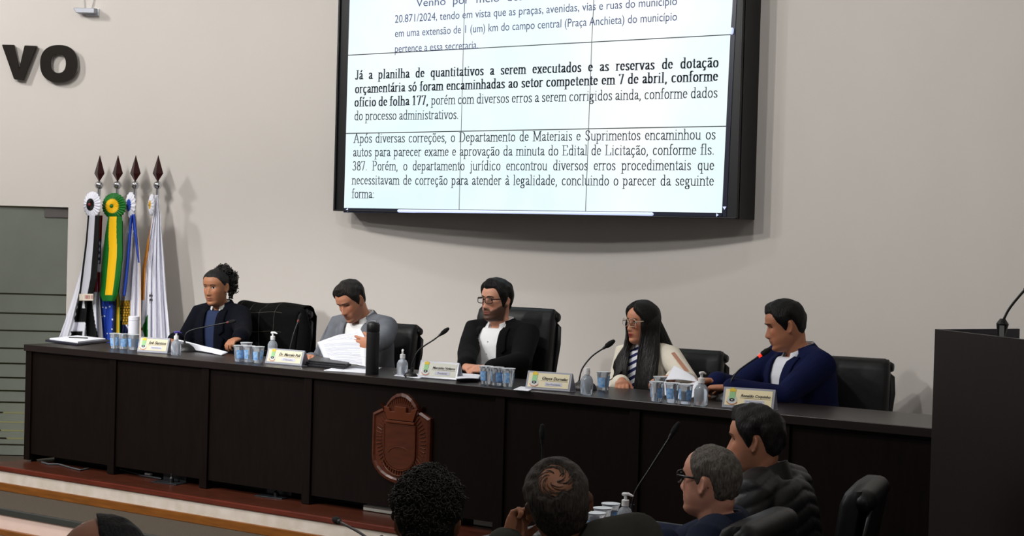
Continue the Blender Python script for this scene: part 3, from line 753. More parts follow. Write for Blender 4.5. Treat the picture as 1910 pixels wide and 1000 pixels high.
# ------------------------------------------------------------------ things on the head table
def desk(px, py): p = on_z(px, py, TZ); p.z = TZ + .0006; return p
clear = lambda: mat('clear_plastic', (226, 234, 244), .10, trans=.72, ior=1.33)
white_pl = lambda: mat('white_plastic', (226, 226, 226), .35)
def cup_proto():
    t = bpy.data.objects.new('water_cup', None); COL.objects.link(t)
    MB().lathe([(.0245, 0), (.026, .002), (.0345, .088), (.037, .091), (.037, .094), (.034, .0945)], 28).build('cup_body', clear(), t, smooth=50)
    MB().lathe([(.0372, .0946), (.0375, .0962), (.02, .0968)], 28).build('foil_lid', mat('foil_lid', (228, 234, 240), .3, .25), t, smooth=40)
    lb = mat('blue_cup_print', (70, 136, 206), .5, rgb2=(170, 204, 236), scale=60)
    for a0, a1, z0, z1 in ((-150, -65, .016, .066), (-40, 10, .02, .074), (60, 140, .02, .07)):
        rings = [[Vector(((r_ + .0006) * math.cos(math.radians(a)), (r_ + .0006) * math.sin(math.radians(a)), z)) for a in np.linspace(a0, a1, 14)] for z, r_ in ((z, .026 + .0085 * z / .088) for z in (z0, (z0 + z1) / 2, z1))]
        MB().loft(rings, closed=False).build('printed_label', lb, t, smooth=60, fix=False)
    return t
CUP = [cup_proto(), True]
def cup(p, label, group, rz=0.0):
    o = CUP[0] if CUP[1] else copy_tree(CUP[0]); CUP[1] = False
    o.location = p; o.rotation_euler = (0, 0, rz); return tag(o, label, 'cup', group)
GCU = 'sealed water cups on the head table'
for i, (px, py, lb) in enumerate((
        (214.5, 650, 'water cup nearest the left end of the table, behind the first nameplate row'), (230, 651, 'middle water cup of the group beside the cream nameplate of the first woman'), (248.5, 652.5, 'water cup touching the left edge of the leftmost nameplate'),
        (446, 674.5, 'left water cup of the three in front of the empty coat chair'), (464, 675.7, 'middle water cup of the three in front of the coat chair'), (481.4, 677.2, 'water cup just left of the second nameplate'),
        (459, 668.5, 'water cup hidden behind the three cups near the coat chair'),
        (906.3, 716.8, 'left water cup of the three before the bearded man'), (926.7, 719, 'middle water cup of the three before the bearded man'), (947.5, 721.5, 'right water cup of the three before the bearded man'),
        (1125, 728, 'single water cup in front of the long haired woman'),
        (1224, 748.6, 'left water cup of the three before the held papers'), (1253.4, 751.2, 'middle water cup of the three before the held papers'), (1278, 753.8, 'water cup next to the sanitizer bottle of the man in the navy suit'),
        (1231, 738, 'water cup standing behind the three cups near the held papers'))):
    cup(desk(px, py), lb, GCU, i * 1.3 if i != 6 else 0)
def bottle(p, label, cap='pump', rz=0.0, group='sanitizer bottles', s=1.0, tip=None):
    t = thing('sanitizer_bottle', label, 'bottle', p, rz, group)
    MB().lathe([(.027 * s, 0), (.030 * s, .003), (.031 * s, .05 * s), (.030 * s, .068 * s), (.022 * s, .085 * s), (.012 * s, .093 * s), (.0115 * s, .1 * s)], 28).build('bottle_body', clear(), t, smooth=50)
    z = .1 * s
    MB().lathe([(.0145 * s, z - .004), (.0145 * s, z + .018 * s), (.012 * s, z + .02 * s)], 20).build('collar', white_pl(), t, smooth=40)
    if cap == 'pump':
        MB().tube([(0, 0, z + .018 * s), (0, 0, z + .036 * s)], .006 * s, 12).build('pump_stem', white_pl(), t, smooth=50)
        MB().tube([(-.008 * s, 0, z + .04 * s), (.012 * s, 0, z + .042 * s), (.03 * s, 0, z + .036 * s)], [.0075 * s, .0065 * s, .004 * s], 12, ball=True).build('pump_nozzle', mat('violet_tip', (84, 74, 170), .4) if tip else white_pl(), t, smooth=60)
    else:
        MB().lathe([(.0135 * s, z + .0185 * s), (.0135 * s, z + .026 * s), (.01 * s, z + .028 * s)], 20).build('flip_cap', white_pl(), t, smooth=40)
    return t
bottle(desk(328, 663), 'sanitizer bottle with a violet pump tip, between the first nameplate and the papers', rz=1.2, tip=True)
bottle(on_z(508, 663, TZ) + Vector((0, 0, .001)), 'sanitizer bottle standing behind the second nameplate', rz=.2)
bottle(desk(750, 701.5), 'sanitizer bottle beside the thermos and the third microphone', rz=-.9)
bottle(desk(1094, 736), 'sanitizer bottle with a plain white screw cap, right of the fourth nameplate', cap='flip', s=1.05)
bottle(desk(1307, 756), 'sanitizer bottle left of the rightmost nameplate', rz=1.5, s=1.1)

def nameplate(bl, br, top, name, role, label, tint):
    a, b = desk(*bl), desk(*br); w = (b - a).length; ux = (b - a).normalized(); rz = math.atan2(ux.y, ux.x)
    h = (on_y(*top, a.y + .03).z - TZ) if top else .115
    t = thing('nameplate', label, 'nameplate', (a + b) / 2, rz, 'acrylic nameplates on the head table')
    tilt = math.radians(17); up = Vector((0, math.sin(tilt), math.cos(tilt))); nr = Vector((0, -math.cos(tilt), math.sin(tilt)))
    L = h / math.cos(tilt)
    acr = mat('acrylic_holder', (196, 198, 210), .12, trans=.35, ior=1.45)
    def P(x, s, d=0): return Vector((x, 0, .003)) + up * s + nr * d
    hw = w / 2
    mb = MB()
    mb.prism([P(-hw, 0, .004), P(hw, 0, .004), P(hw, L, .004), P(-hw, L, .004)], nr * -.007)
    mb.box((-hw, .0, 0), (hw, .075, .004))
    mb.prism([Vector((-hw, .07, .002)), Vector((hw, .07, .002)), P(hw, L * .97, -.004), P(-hw, L * .97, -.004)], Vector((0, .003, 0)))
    mb.build('acrylic_stand', acr, t, bevel=.001)
    cw, c0, c1 = hw * .91, L * .12, L * .90
    MB().prism([P(-cw, c0, .0055), P(cw, c0, .0055), P(cw, c1, .0055), P(-cw, c1, .0055)], nr * -.001).build('card', mat('card_' + str(tint), tint, .6), t)
    def flat(polys, nm, m, d):
        q = MB()
        for poly in polys: q.add([P(x, s, d) for x, s in poly], [tuple(range(len(poly)))])
        return q.build(nm, m, t, fix=False)
    ex = -hw * .63; ec = L * .52; k = L * .40
    el = lambda cx, cy, rx, ry, n=20: [(cx + rx * math.cos(2 * math.pi * i / n), cy + ry * math.sin(2 * math.pi * i / n)) for i in range(n)]
    gold = mat('crest_gold', (222, 190, 50), .6); grn = mat('crest_green', (148, 196, 140), .6); pale = mat('crest_pale', (206, 210, 206), .6); drk = mat('crest_dark', (36, 38, 48), .6); red = mat('crest_red', (196, 120, 96), .6)
    flat([[(ex - .5 * k, ec + .1 * k), (ex + .5 * k, ec + .1 * k)] + [(ex + .62 * k * math.cos(a), ec - .35 * k + .5 * k * math.sin(a)) for a in np.linspace(.2, -3.34, 14)]], 'crest_mantle', pale, .0066)
    flat([[(ex - .36 * k, ec + .62 * k), (ex + .36 * k, ec + .62 * k), (ex + .36 * k, ec - .25 * k), (ex, ec - .6 * k), (ex - .36 * k, ec - .25 * k)]], 'crest_shield', grn, .0072)
    flat([[(ex - .36 * k, ec + .64 * k), (ex + .36 * k, ec + .64 * k), (ex + .42 * k, ec + 1.05 * k), (ex + .2 * k, ec + .95 * k), (ex + .13 * k, ec + 1.12 * k), (ex - .13 * k, ec + 1.12 * k), (ex - .2 * k, ec + .95 * k), (ex - .42 * k, ec + 1.05 * k)]], 'crest_crown', gold, .0072)
    flat([el(ex, ec - .36 * k, .34 * k, .2 * k)], 'crest_roundel', drk, .0076); flat([el(ex, ec - .36 * k, .1 * k, .09 * k)], 'crest_roundel_center', pale, .008)
    ribn = [(ex + .7 * k * math.cos(a), ec - .45 * k + .5 * k * math.sin(a)) for a in np.linspace(-2.9, -.25, 12)]
    flat([ribn + [(ex + (x - ex) * .86, ec - .45 * k + (y - ec + .45 * k) * .8) for x, y in reversed(ribn)]], 'crest_ribbon', red, .0076)
    tk = mat('nameplate_ink', (46, 42, 40), .7)
    def words(s, x0, x1, y, hmax, nm, m, shear, bold, d):
        me = text_mesh(s, 1.0, shear, bold); q = me_np(me); wd = q[:, 0].max() - q[:, 0].min()
        sc = min((x1 - x0) / wd, hmax); off = (x1 - x0 - sc * wd) / 2
        sx = (x1 - x0) / wd if sc == hmax and wd * sc > .8 * (x1 - x0) else sc
        off = (x1 - x0 - sx * wd) / 2
        X = x0 + off + (q[:, 0] - q[:, 0].min()) * sx; Yy = y + q[:, 1] * sc
        p = np.array([list(P(x, yy, d)) for x, yy in zip(X, Yy)]); set_np(me, p); link(nm, me, m, t, fix=False)
    words(name, -hw * .30, cw * .93, L * .55, L * .27, 'name_text', tk, .28, .022, .0066)
    flat([[(-hw * .34, L * .485), (cw * .95, L * .485), (cw * .95, L * .497), (-hw * .34, L * .497)]], 'underline', tk, .0066)
    flat([[(-hw * .14, L * .22), (hw * .62, L * .22), (hw * .62, L * .42), (-hw * .14, L * .42)]], 'role_strip', mat('role_strip', (200, 200, 214), .6), .0066)
    words(role, -hw * .08, hw * .55, L * .265, L * .15, 'role_text', mat('role_ink', (110, 112, 128), .7), .15, .0, .0074)
    return t
nameplate((256, 657), (312, 660.5), (262, 629.5), 'Isé Santos', 'Vereadora', 'leftmost nameplate, a cream card with crest in acrylic, before the woman in navy', (214, 204, 176))
nameplate((494.6, 678), (562.8, 684), (500, 650), 'Dr. Marcelo Poli', '2º Secretário', 'second nameplate from the left, in front of the coat chair', (222, 214, 188))
nameplate((779.5, 705), (852, 710.5), (785, 673.5), 'Marcinho Nolasco', 'Presidente', 'middle nameplate with a bright glare, standing right of the third microphone', (214, 214, 204))
nameplate((980, 726.3), (1063, 732.3), (986, 692.7), 'Gleyce Dornelas', 'Vice-Presidente', 'fourth nameplate from the left, between the bearded man and the speaking woman', (226, 216, 184))
nameplate((1346.5, 761), (1442.6, 767.6), (1353.4, 723), 'Ronaldo Coquinho', '1º Secretário', 'rightmost nameplate, large cream card before the man in the navy suit', (240, 226, 186))

def mic(base, path, headlen, label, group, bz=None, ring=None, dome=(.07, .05), holder=True, hr=.0125, stem=.0042):
    b = Vector(base); t = thing('gooseneck_microphone', label, 'microphone', b, 0, group)
    bp = black_plastic()
    if dome: MB().lathe([(dome[0], 0), (dome[0], .008), (dome[0] * .8, dome[1] * .6), (dome[0] * .35, dome[1] * .95), (.008, dome[1])], 28).build('mic_base', bp, t, smooth=50)
    pts = [Vector(p) - b for p in path]
    if holder: MB().tube([pts[0], pts[0] + (pts[1] - pts[0]) * .5], [.011, .008], 12).build('stem_socket', bp, t, smooth=50)
    # a smooth curve through the points
    sm = []
    for i in range(len(pts) - 1):
        p0, p1, p2, p3 = pts[max(i - 1, 0)], pts[i], pts[i + 1], pts[min(i + 2, len(pts) - 1)]
        for k in range(6):
            u = k / 6; sm.append(.5 * ((2 * p1) + (p2 - p0) * u + (2 * p0 - 5 * p1 + 4 * p2 - p3) * u * u + (3 * p1 - p0 - 3 * p2 + p3) * u**3))
    sm.append(pts[-1])
    MB().tube(sm, stem, 10).build('gooseneck', bp, t, smooth=60)
    d = (pts[-1] - pts[-2]).normalized(); e = pts[-1]
    fo = mat('mic_foam', (16, 16, 17), .95, bump=.4, scale=300)
    MB().tube([e - d * .004, e + d * .012], [.007, .0085], 14).build('mic_collar', mat('lit_red_ring', (235, 40, 25), .4, emit=2.2) if ring == 'lit' else (mat('dull_red_ring', (96, 36, 30), .4) if ring else bp), t, smooth=40)
    MB().tube([e + d * .012, e + d * .02, e + d * (.02 + headlen * .5), e + d * (.012 + headlen)], [.008, hr * .92, hr, hr * .7], 16, ball=True).build('mic_head', fo, t, smooth=60)
    return t
def mp(*pts): return [on_y(x, y, Y) for x, y, Y in pts]
GM = 'gooseneck microphones on the head table'
b = desk(348, 655)
mic(b, mp((345, 643, b.y), (345.8, 625.6, b.y), (356, 616.5, b.y + .02), (385, 609.5, b.y + .06), (424, 601.8, b.y + .11)), .04, 'microphone bent far over to the right in front of the woman in the navy coat', GM, ring='dull')
b = desk(541, 668)
mic(b, mp((541, 655, b.y), (541.5, 648, b.y), (548, 622, b.y + .02), (556, 600, b.y + .05)), .035, 'microphone in front of the coat chair, behind the second nameplate', GM, ring='dull', hr=.011)
b = desk(766, 703.5)
mic(b, mp((768, 696, b.y), (769.6, 677, b.y), (781.6, 653, b.y + .02), (809, 634, b.y + .06), (820, 625.5, b.y + .08)), .045, 'microphone on a small base beside the middle nameplate', GM, dome=(.038, .033))
b = desk(1090, 727)
mic(b, mp((1080, 717, b.y), (1081.5, 703, b.y), (1087, 686, b.y + .02), (1104, 665, b.y + .05), (1126, 649.5, b.y + .08)), .05, 'microphone on a round black base in front of the long haired woman', GM, hr=.0145, dome=(.066, .05))
b = desk(1361, 748)
mic(b, mp((1361, 738, b.y), (1362.5, 718, b.y), (1367, 705, b.y + .01), (1381, 688.5, b.y + .04), (1416, 664.5, b.y + .1)), .05, 'microphone with a lit red ring in front of the man in the navy suit', GM, ring='lit', hr=.0145)
# lectern microphone
lt, lux, luy, LA, LZ = LEC
lb_ = on_z(1868, 627, LZ - .11); lY = (LA + lux * .33 + luy * .12).y
mic(on_z(1869, 640, LZ - .108), mp((1868, 626, lY), (1870.5, 604, lY), (1874, 592, lY), (1886, 571, lY + .01), (1912, 540, lY + .03)), .05, 'microphone rising from the lectern at the right edge', 'lectern microphone', dome=None, holder=False, stem=.0052)
def mic_socket():
    o = bpy.data.objects[-1] if False else [q for q in COL.objects if q.name.startswith('gooseneck_microphone')][-1]
    p = [on_y(x, y, lY) - o.location for x, y in ((1867, 630), (1870, 604))]
    MB().tube([p[0], p[1], p[1] + Vector((0, 0, .02))], [.014, .024, .01], 16).build('stem_socket', black_plastic(), o, smooth=40)
    q = on_y(1868.5, 617, lY - .024) - o.location
    MB().box((q.x - .009, q.y - .002, q.z - .03), (q.x + .009, q.y + .002, q.z + .02)).build('grey_button_plate', mat('grey_plate', (110, 112, 112), .4), o)
mic_socket()

# thermos, tube, papers and folders
def thermos():
    p = desk(694, 698); h = on_y(694, 599, p.y).z - TZ; r = .0365
    t = thing('thermos', 'tall black thermos bottle standing in front of the man in grey', 'thermos', p)
    m = mat('matt_black_metal', (24, 24, 26), .5)
    MB().lathe([(r - .002, 0), (r, .003), (r, h * .78), (r - .002, h * .785), (r - .002, h * .80)], 32).build('bottle_body', m, t, smooth=40)
    MB().lathe([(r - .001, h * .80), (r, h * .81), (r, h * .93), (r * .8, h * .975), (r * .72, h * .98)], 32).build('screw_cap', black_plastic(), t, smooth=40)
    MB().tube([(-r * .55, 0, h * .97), (-r * .5, 0, h * .997), (r * .5, 0, h * .997), (r * .55, 0, h * .97)], .005, 10, ball=True).build('carry_loop', mat('grey_loop', (120, 122, 126), .3), t, smooth=60)
    MB().add([(-(r + .0006) * math.cos(a), -(r + .0006) * math.sin(a), z) for z in (.045, .07) for a in np.linspace(.25, .8, 8)], [(i, i + 1, i + 9, i + 8) for i in range(7)]).build('paper_sticker', paper(), t, fix=False)
thermos()
def tube_roll():
    p = desk(249, 640); h = on_y(250, 590, p.y).z - TZ
    t = thing('document_tube', 'white cylindrical tube standing on the table in front of the flags', 'tube', p)
    MB().lathe([(.037, 0), (.037, h * .84), (.036, h * .84)], 28).build('tube_body', mat('white_card_tube', (222, 222, 232), .6), t, smooth=40)
    MB().lathe([(.0375, h * .85), (.0375, h - .003), (.034, h)], 28).build('tube_cap', mat('white_card_tube', (222, 222, 232), .6), t, smooth=40)
tube_roll()
def quad_sheet(pts, name, label, cat, m=None, curl=.0, th=.0012, group=None, lines=None, n=14):
    """a sheet spanned by four corners (a-b front edge, d-c far edge), gently bent, with a real thickness"""
    a, b, c, d = [Vector(p) for p in pts]; vs = []; nrm = (b - a).cross(d - a).normalized()
    if nrm.z < 0: nrm = -nrm
    for i in range(n + 1):
        for j in range(n + 1):
            u, v = j / n, i / n
            p = (a * (1 - u) + b * u) * (1 - v) + (d * (1 - u) + c * u) * v
            vs.append(p + nrm * curl * math.sin(math.pi * u) * (1 - .3 * v))
    fs = [(i * (n + 1) + j, i * (n + 1) + j + 1, (i + 1) * (n + 1) + j + 1, (i + 1) * (n + 1) + j) for i in range(n) for j in range(n)]
    o = MB().add(vs, fs).build(name, m or paper(), smooth=180)
    md = o.modifiers.new('thick', 'SOLIDIFY'); md.thickness = th; md.offset = 0
    if label: tag(o, label, cat, group)
    if lines:
        mb = MB(); rr = random.Random(3)
        for k in range(lines):
            v = .12 + .76 * k / lines; u0, u1 = .12, .88 - rr.random() * .3 * (k % 4 == 3)
            if k % 6 == 5: continue
            P = lambda u, v: (a * (1 - u) + b * u) * (1 - v) + (d * (1 - u) + c * u) * v + nrm * (curl * math.sin(math.pi * u) * (1 - .3 * v))
            for sgn in (1, -1):
                us = np.linspace(u0, u1, 9); hh = .22 / lines
                q = [P(u, v) + nrm * sgn * (th * .5 + .0008) for u in us] + [P(u, v + hh) + nrm * sgn * (th * .5 + .0008) for u in us]
                mb.add(q, [(i, i + 1, i + 10, i + 9) for i in range(8)])
        mb.build('printed_lines', mat('faint_print', (168, 170, 182), .9), o, fix=False)
    return o
def stack_poly(pts, h, name, label, cat, m, z=None):
    o = MB().prism(pts, (0, 0, h)).build(name, m, bevel=.001); return tag(o, label, cat)
def desk_at(px, py, z): return on_z(px, py, z)
# folder with pad at the left end
def left_folder():
    z = TZ + .001
    A, Bq, Cq = desk_at(84, 637.5, z), desk_at(145, 645, z), desk_at(205, 638, z); Dq = A + Cq - Bq
    t = thing('document_folder', 'dark folder with a white pad and pen at the left end of the table', 'folder', Bq)
    fm = mat('navy_folder', (26, 28, 44), .45)
    f = lambda p: p - Bq
    MB().prism([f(A), f(Bq), f(Cq), f(Dq)], (0, 0, .014)).build('folder_cover', fm, t, bevel=.003)
    c = (A + Cq) / 2; g = lambda p, s: f(c + (p - c) * s) + Vector((0, 0, .0145))
    MB().prism([g(A, .86), g(Bq, .86), g(Cq, .86), g(Dq, .86)], (0, 0, .009)).build('paper_pad', paper(), t)
    MB().tube([f(c) + Vector((-.05, -.03, .028)), f(c) + Vector((.06, .03, .028))], .004, 8, ball=True).build('pen', black_plastic(), t)
left_folder()
quad_sheet([desk_at(345, 651, TZ + .006), desk_at(413, 662.5, TZ + .004), desk_at(425, 657.5, TZ + .016), on_y(331, 634, .46)], 'paper_sheets', 'slanting white papers in front of the woman in the navy coat', 'paper', curl=.004, th=.006)
def black_folders():
    z = TZ + .001
    pts = [desk_at(568, 682.5, z), desk_at(641, 690, z), desk_at(655, 682, z), desk_at(585, 674, z)]
    base = pts[0]; t = thing('document_folder', 'pile of black folders in front of the man in the grey jacket', 'folder', base)
    bm_ = mat('black_folder', (30, 30, 34), .4)
    for i, (h0, h1) in enumerate(((0, .012), (.0125, .024), (.0245, .034))):
        s = Vector((.004 * i, .006 * i, h0))
        MB().prism([p - base + s for p in pts], (0, 0, h1 - h0)).build('folder_cover', bm_, t, bevel=.002)
black_folders()
quad_sheet([desk_at(604, 691, TZ + .002), desk_at(690, 696.5, TZ + .002), desk_at(712, 686, TZ + .002), desk_at(640, 682, TZ + .002)], 'paper_sheets', 'loose white sheets lying flat left of the thermos', 'paper', th=.003)
quad_sheet([on_y(620, 679, .33), on_y(684, 684, .27), on_y(684, 667, .39), on_y(613, 664, .43)], 'paper_sheets', 'lower printed page slanting over the black folders', 'paper', curl=.012, lines=9)
quad_sheet([on_y(606, 672, .46), on_y(684, 670, .47), on_y(684, 635, .50), on_y(592, 639, .52)], 'paper_sheets', 'printed pages held up by the man in the grey jacket', 'paper', curl=.02, lines=16, th=.004)
quad_sheet([on_y(592, 638.5, .522), on_y(684, 635, .504), on_y(671, 612, .58), on_y(630, 625, .60)], 'paper_sheets', 'page turned over at the top of the held pages of the man in grey', 'paper', curl=-.01, lines=8)
quad_sheet([desk_at(850, 707, TZ + .022), desk_at(893, 706.5, TZ + .02), desk_at(897, 699.5, TZ + .016), desk_at(852, 697, TZ + .018)], 'paper_sheets', 'white papers under the hands of the bearded man', 'paper', curl=.003, th=.003)
stack_poly([desk_at(857, 711, TZ + .001), desk_at(903, 711, TZ + .001), desk_at(905, 701, TZ + .001), desk_at(860, 699, TZ + .001)], .012, 'notebook', 'dark blue notebook beneath the papers of the bearded man', 'notebook', mat('navy_folder', (26, 28, 44), .45))
quad_sheet([desk_at(735, 700.5, TZ + .003), desk_at(783, 706, TZ + .003), desk_at(800, 700, TZ + .003), desk_at(752, 695, TZ + .003)], 'paper_sheets', 'white sheet lying behind the middle nameplate', 'paper', th=.003)
quad_sheet([desk_at(958, 727, TZ + .003), desk_at(986, 729.5, TZ + .003), desk_at(996, 724, TZ + .003), desk_at(972, 721, TZ + .003)], 'paper_sheets', 'corner of a white sheet left of the fourth nameplate', 'paper', th=.003)
quad_sheet([on_y(1240, 737, .20), on_y(1300, 738, .17), on_y(1303, 711, .25), on_y(1239, 712, .27)], 'paper_sheets', 'front white page held by the man in the navy suit', 'paper', curl=-.03, th=.003)
quad_sheet([on_y(1242, 709, .285), on_y(1303, 713, .255), on_y(1296, 704, .32), on_y(1257, 682, .37)], 'paper_sheets', 'back white page folded away behind the front page by the man in navy', 'paper', curl=.01, th=.003)

# clutter on the platform floor beneath the table
def floor_bits():
    for px, py, lb in ((510, 927, 'black floor socket box under the middle of the table'), (315, 901, 'black floor socket box under the left part of the table')):
        p = on_z(px, py, 0); t = thing('floor_socket_box', lb, 'socket', p, .1, 'floor sockets under the table')
        MB().box((-.10, -.05, 0), (.10, .06, .006)).build('base_plate', mat('dark_plate', (40, 42, 46), .35, .4), t, bevel=.002)
        MB().box((-.09, .05, .006), (.09, .058, .07)).build('raised_lid', mat('dark_plate', (40, 42, 46), .35, .4), t, bevel=.002)
        MB().lathe([(.016, .006), (.014, .03), (.006, .04), (.006, .06)], 12, M=Matrix.Translation((.02, 0, 0))).build('plug', black_plastic(), t)
    p = on_z(522, 921, .0) + Vector((0, .12, 0))
    o = MB().box((-.09, 0, .0), (.09, .012, .07)).build('paper_card', mat('ivory_card', (206, 200, 180), .7)); o.location = p
    tag(o, 'pale card standing behind the floor socket under the table', 'card')
    for pts, lb in (([(78, 862), (90, 866), (110, 866), (130, 872), (150, 877), (165, 874)], 'grey cable looping under the left end of the table'), ([(215, 872), (240, 880), (262, 886), (300, 893)], 'black cable lying under the second panel of the table')):
        q = [on_z(x, y, .006) for x, y in pts]
        tag(MB().tube(q, .006, 8, ball=True).build('cable', mat('grey_rubber', (62, 64, 68), .5), smooth=60), lb, 'cable', 'cables under the table')
    p = on_z(277, 889, .002); o = MB().box((-.025, -.012, 0), (.025, .012, .022)).build('power_adapter', white_pl(), bevel=.004); o.location = p
    tag(o, 'small white power adapter on the platform floor under the table', 'adapter')
    p = on_z(715, 956, .003); o = MB().box((-.13, -.02, 0), (.16, .02, .03)).build('power_strip', mat('pale_plastic', (170, 168, 160), .5), bevel=.003); o.location = p
    tag(o, 'pale power strip under the table right of the crest', 'power strip')
    p = on_z(915, 982, .003); o = MB().box((-.10, -.02, 0), (.10, .02, .03)).build('power_strip', mat('pale_plastic', (170, 168, 160), .5), bevel=.003); o.location = p
    tag(o, 'pale power strip under the table behind the balding man', 'power strip')
floor_bits()
# ------------------------------------------------------------------ people
def Rz(a): return Matrix.Rotation(a, 4, 'Z')
def Rx(a): return Matrix.Rotation(a, 4, 'X')
def Ry(a): return Matrix.Rotation(a, 4, 'Y')
rad = math.radians
# head: local x = the person's left, -y = forward, z up, origin between the ears
_FR = [(-.122, .050), (-.116, .072), (-.106, .086), (-.094, .091), (-.080, .086), (-.066, .090), (-.050, .091), (-.034, .088), (-.012, .086), (.018, .085), (.036, .092), (.060, .090), (.085, .078), (.102, .058), (.113, .032), (.118, .004)]
_BK = [(-.122, .030), (-.106, .045), (-.085, .058), (-.060, .072), (-.030, .090), (0, .100), (.030, .102), (.060, .095), (.085, .078), (.102, .056), (.113, .030), (.118, .004)]
_WD = [(-.122, .026), (-.116, .036), (-.106, .044), (-.090, .053), (-.066, .060), (-.040, .066), (-.010, .071), (.020, .0745), (.050, .074), (.072, .066), (.090, .052), (.104, .035), (.113, .020), (.118, .003)]
def _it(tab, z): return np.interp(z, [t[0] for t in tab], [t[1] for t in tab])
NZ, NA = 76, 96
def head_np(h):
    """the skull and face as rings, before placing; h holds small per-person changes"""
    z = -.122 + .240 * (1 - np.cos(np.linspace(0, math.pi, NZ))) / 2
    a = np.linspace(0, 2 * math.pi, NA, endpoint=False)      # 0 = front, growing towards the person's left
    Z, A = np.meshgrid(z, a, indexing='ij'); c, s = np.cos(A), np.sin(A)
    w = _it(_WD, Z) * h.get('w', 1) * (1 + (h.get('jaw', 1) - 1) * sstep(-.01, -.06, Z)); f = _it(_FR, Z); b = _it(_BK, Z) * h.get('back', 1)
    X = w * np.sign(s) * np.abs(s)**.92
    Y = np.where(c > 0, -f * np.abs(c)**.86, b * np.abs(c)**.95)
    fr = sstep(0.0, .45, c)
    g = lambda x0, z0, sx, sz: np.exp(-((np.abs(X) - x0) / sx)**2 - ((Z - z0) / sz)**2)
    g1 = lambda z0, sx, sz: np.exp(-(X / sx)**2 - ((Z - z0) / sz)**2)
    nz = np.interp(Z, [-.046, -.040, -.028, -.014, .004, .018, .03], [0, .55, 1.0, .74, .40, .12, 0]); nw = np.interp(Z, [-.045, -.028, .0, .02], [.0150, .0135, .0085, .0075])
    nose = .0265 * h.get('nose', 1) * nz * np.exp(-(X / nw)**2) + .007 * g(.0125, -.034, .006, .007)
    sf = h.get('soft', 0)
    D = nose - .0125 * (1 - .35 * sf) * g(.031, .011, .014, .0105) + .0055 * (1 - .9 * sf) * g(.026, .032, .020, .008) + .0045 * g(.044, -.016, .017, .016) \
        + .004 * sf * g(.040, -.030, .018, .022) - .0035 * (1 - .6 * sf) * g(.028, -.046, .010, .016) + .0065 * (1 + .35 * sf) * g1(-.055, .020, .0065) + .0065 * (1 + .35 * sf) * g1(-.070, .017, .0065) - .0050 * g1(-.0622, .022, .0028) - .003 * g1(-.081, .018, .005) + .004 * (1 - .6 * sf) * g1(-.100, .014, .010) \
        - .003 * g1(.020, .010, .008)
    Y = Y - D * fr
    return X, Y, Z, A
def grid_faces(nz, na):
    fs = [(i * na + j, i * na + (j + 1) % na, (i + 1) * na + (j + 1) % na, (i + 1) * na + j) for i in range(nz - 1) for j in range(na)]
    return fs + [tuple(reversed(range(na))), tuple((nz - 1) * na + j for j in range(na))]
def vpts(M, X, Y, Z):
    P = np.stack([X.ravel(), Y.ravel(), Z.ravel()], 1); R = np.array(M)[:3]
    return P @ R[:, :3].T + R[:, 3]
def remesh(mb, voxel, smooth=2, name='tmp'):
    me = mb.mesh(name)
    bm = bmesh.new(); bm.from_mesh(me); bmesh.ops.recalc_face_normals(bm, faces=bm.faces); bm.to_mesh(me); bm.free()
    o = bpy.data.objects.new(name, me); COL.objects.link(o)
    md = o.modifiers.new('r', 'REMESH'); md.mode = 'VOXEL'; md.voxel_size = voxel; md.use_smooth_shade = True
    if smooth:
        s = o.modifiers.new('s', 'SMOOTH'); s.factor = .5; s.iterations = smooth
    dg = bpy.context.evaluated_depsgraph_get(); dg.update()
    out = bpy.data.meshes.new_from_object(o.evaluated_get(dg)); out.name = name
    bpy.data.objects.remove(o); bpy.data.meshes.remove(me)
    return out
def ik(S, W, l1, l2, hint):
    d = W - S; L = min(d.length, (l1 + l2) * .995); d = d.normalized()
    a = (l1 * l1 - l2 * l2 + L * L) / (2 * L); h = math.sqrt(max(l1 * l1 - a * a, 0))
    p = hint - d * hint.dot(d); p = p.normalized() if p.length > 1e-4 else d.orthogonal().normalized()
    return S + d * a + p * h, S + d * L
def ell_ring(cx, cy, cz, w, d, n=28, e=.85, M=None):
    out = []
    for i in range(n):
        a = 2 * math.pi * i / n; f = lambda v: math.copysign(abs(v)**e, v)
        p = Vector((cx + w * f(math.cos(a)), cy + d * f(math.sin(a)), cz)); out.append(M @ p if M else p)
    return out
TORSO = [(-.16, .150, .105), (-.04, .172, .125), (.12, .165, .125), (.28, .155, .118), (.45, .160, .118), (.62, .172, .120), (.78, .172, .115), (.89, .150, .098), (.97, .105, .078), (1.03, .070, .066)]
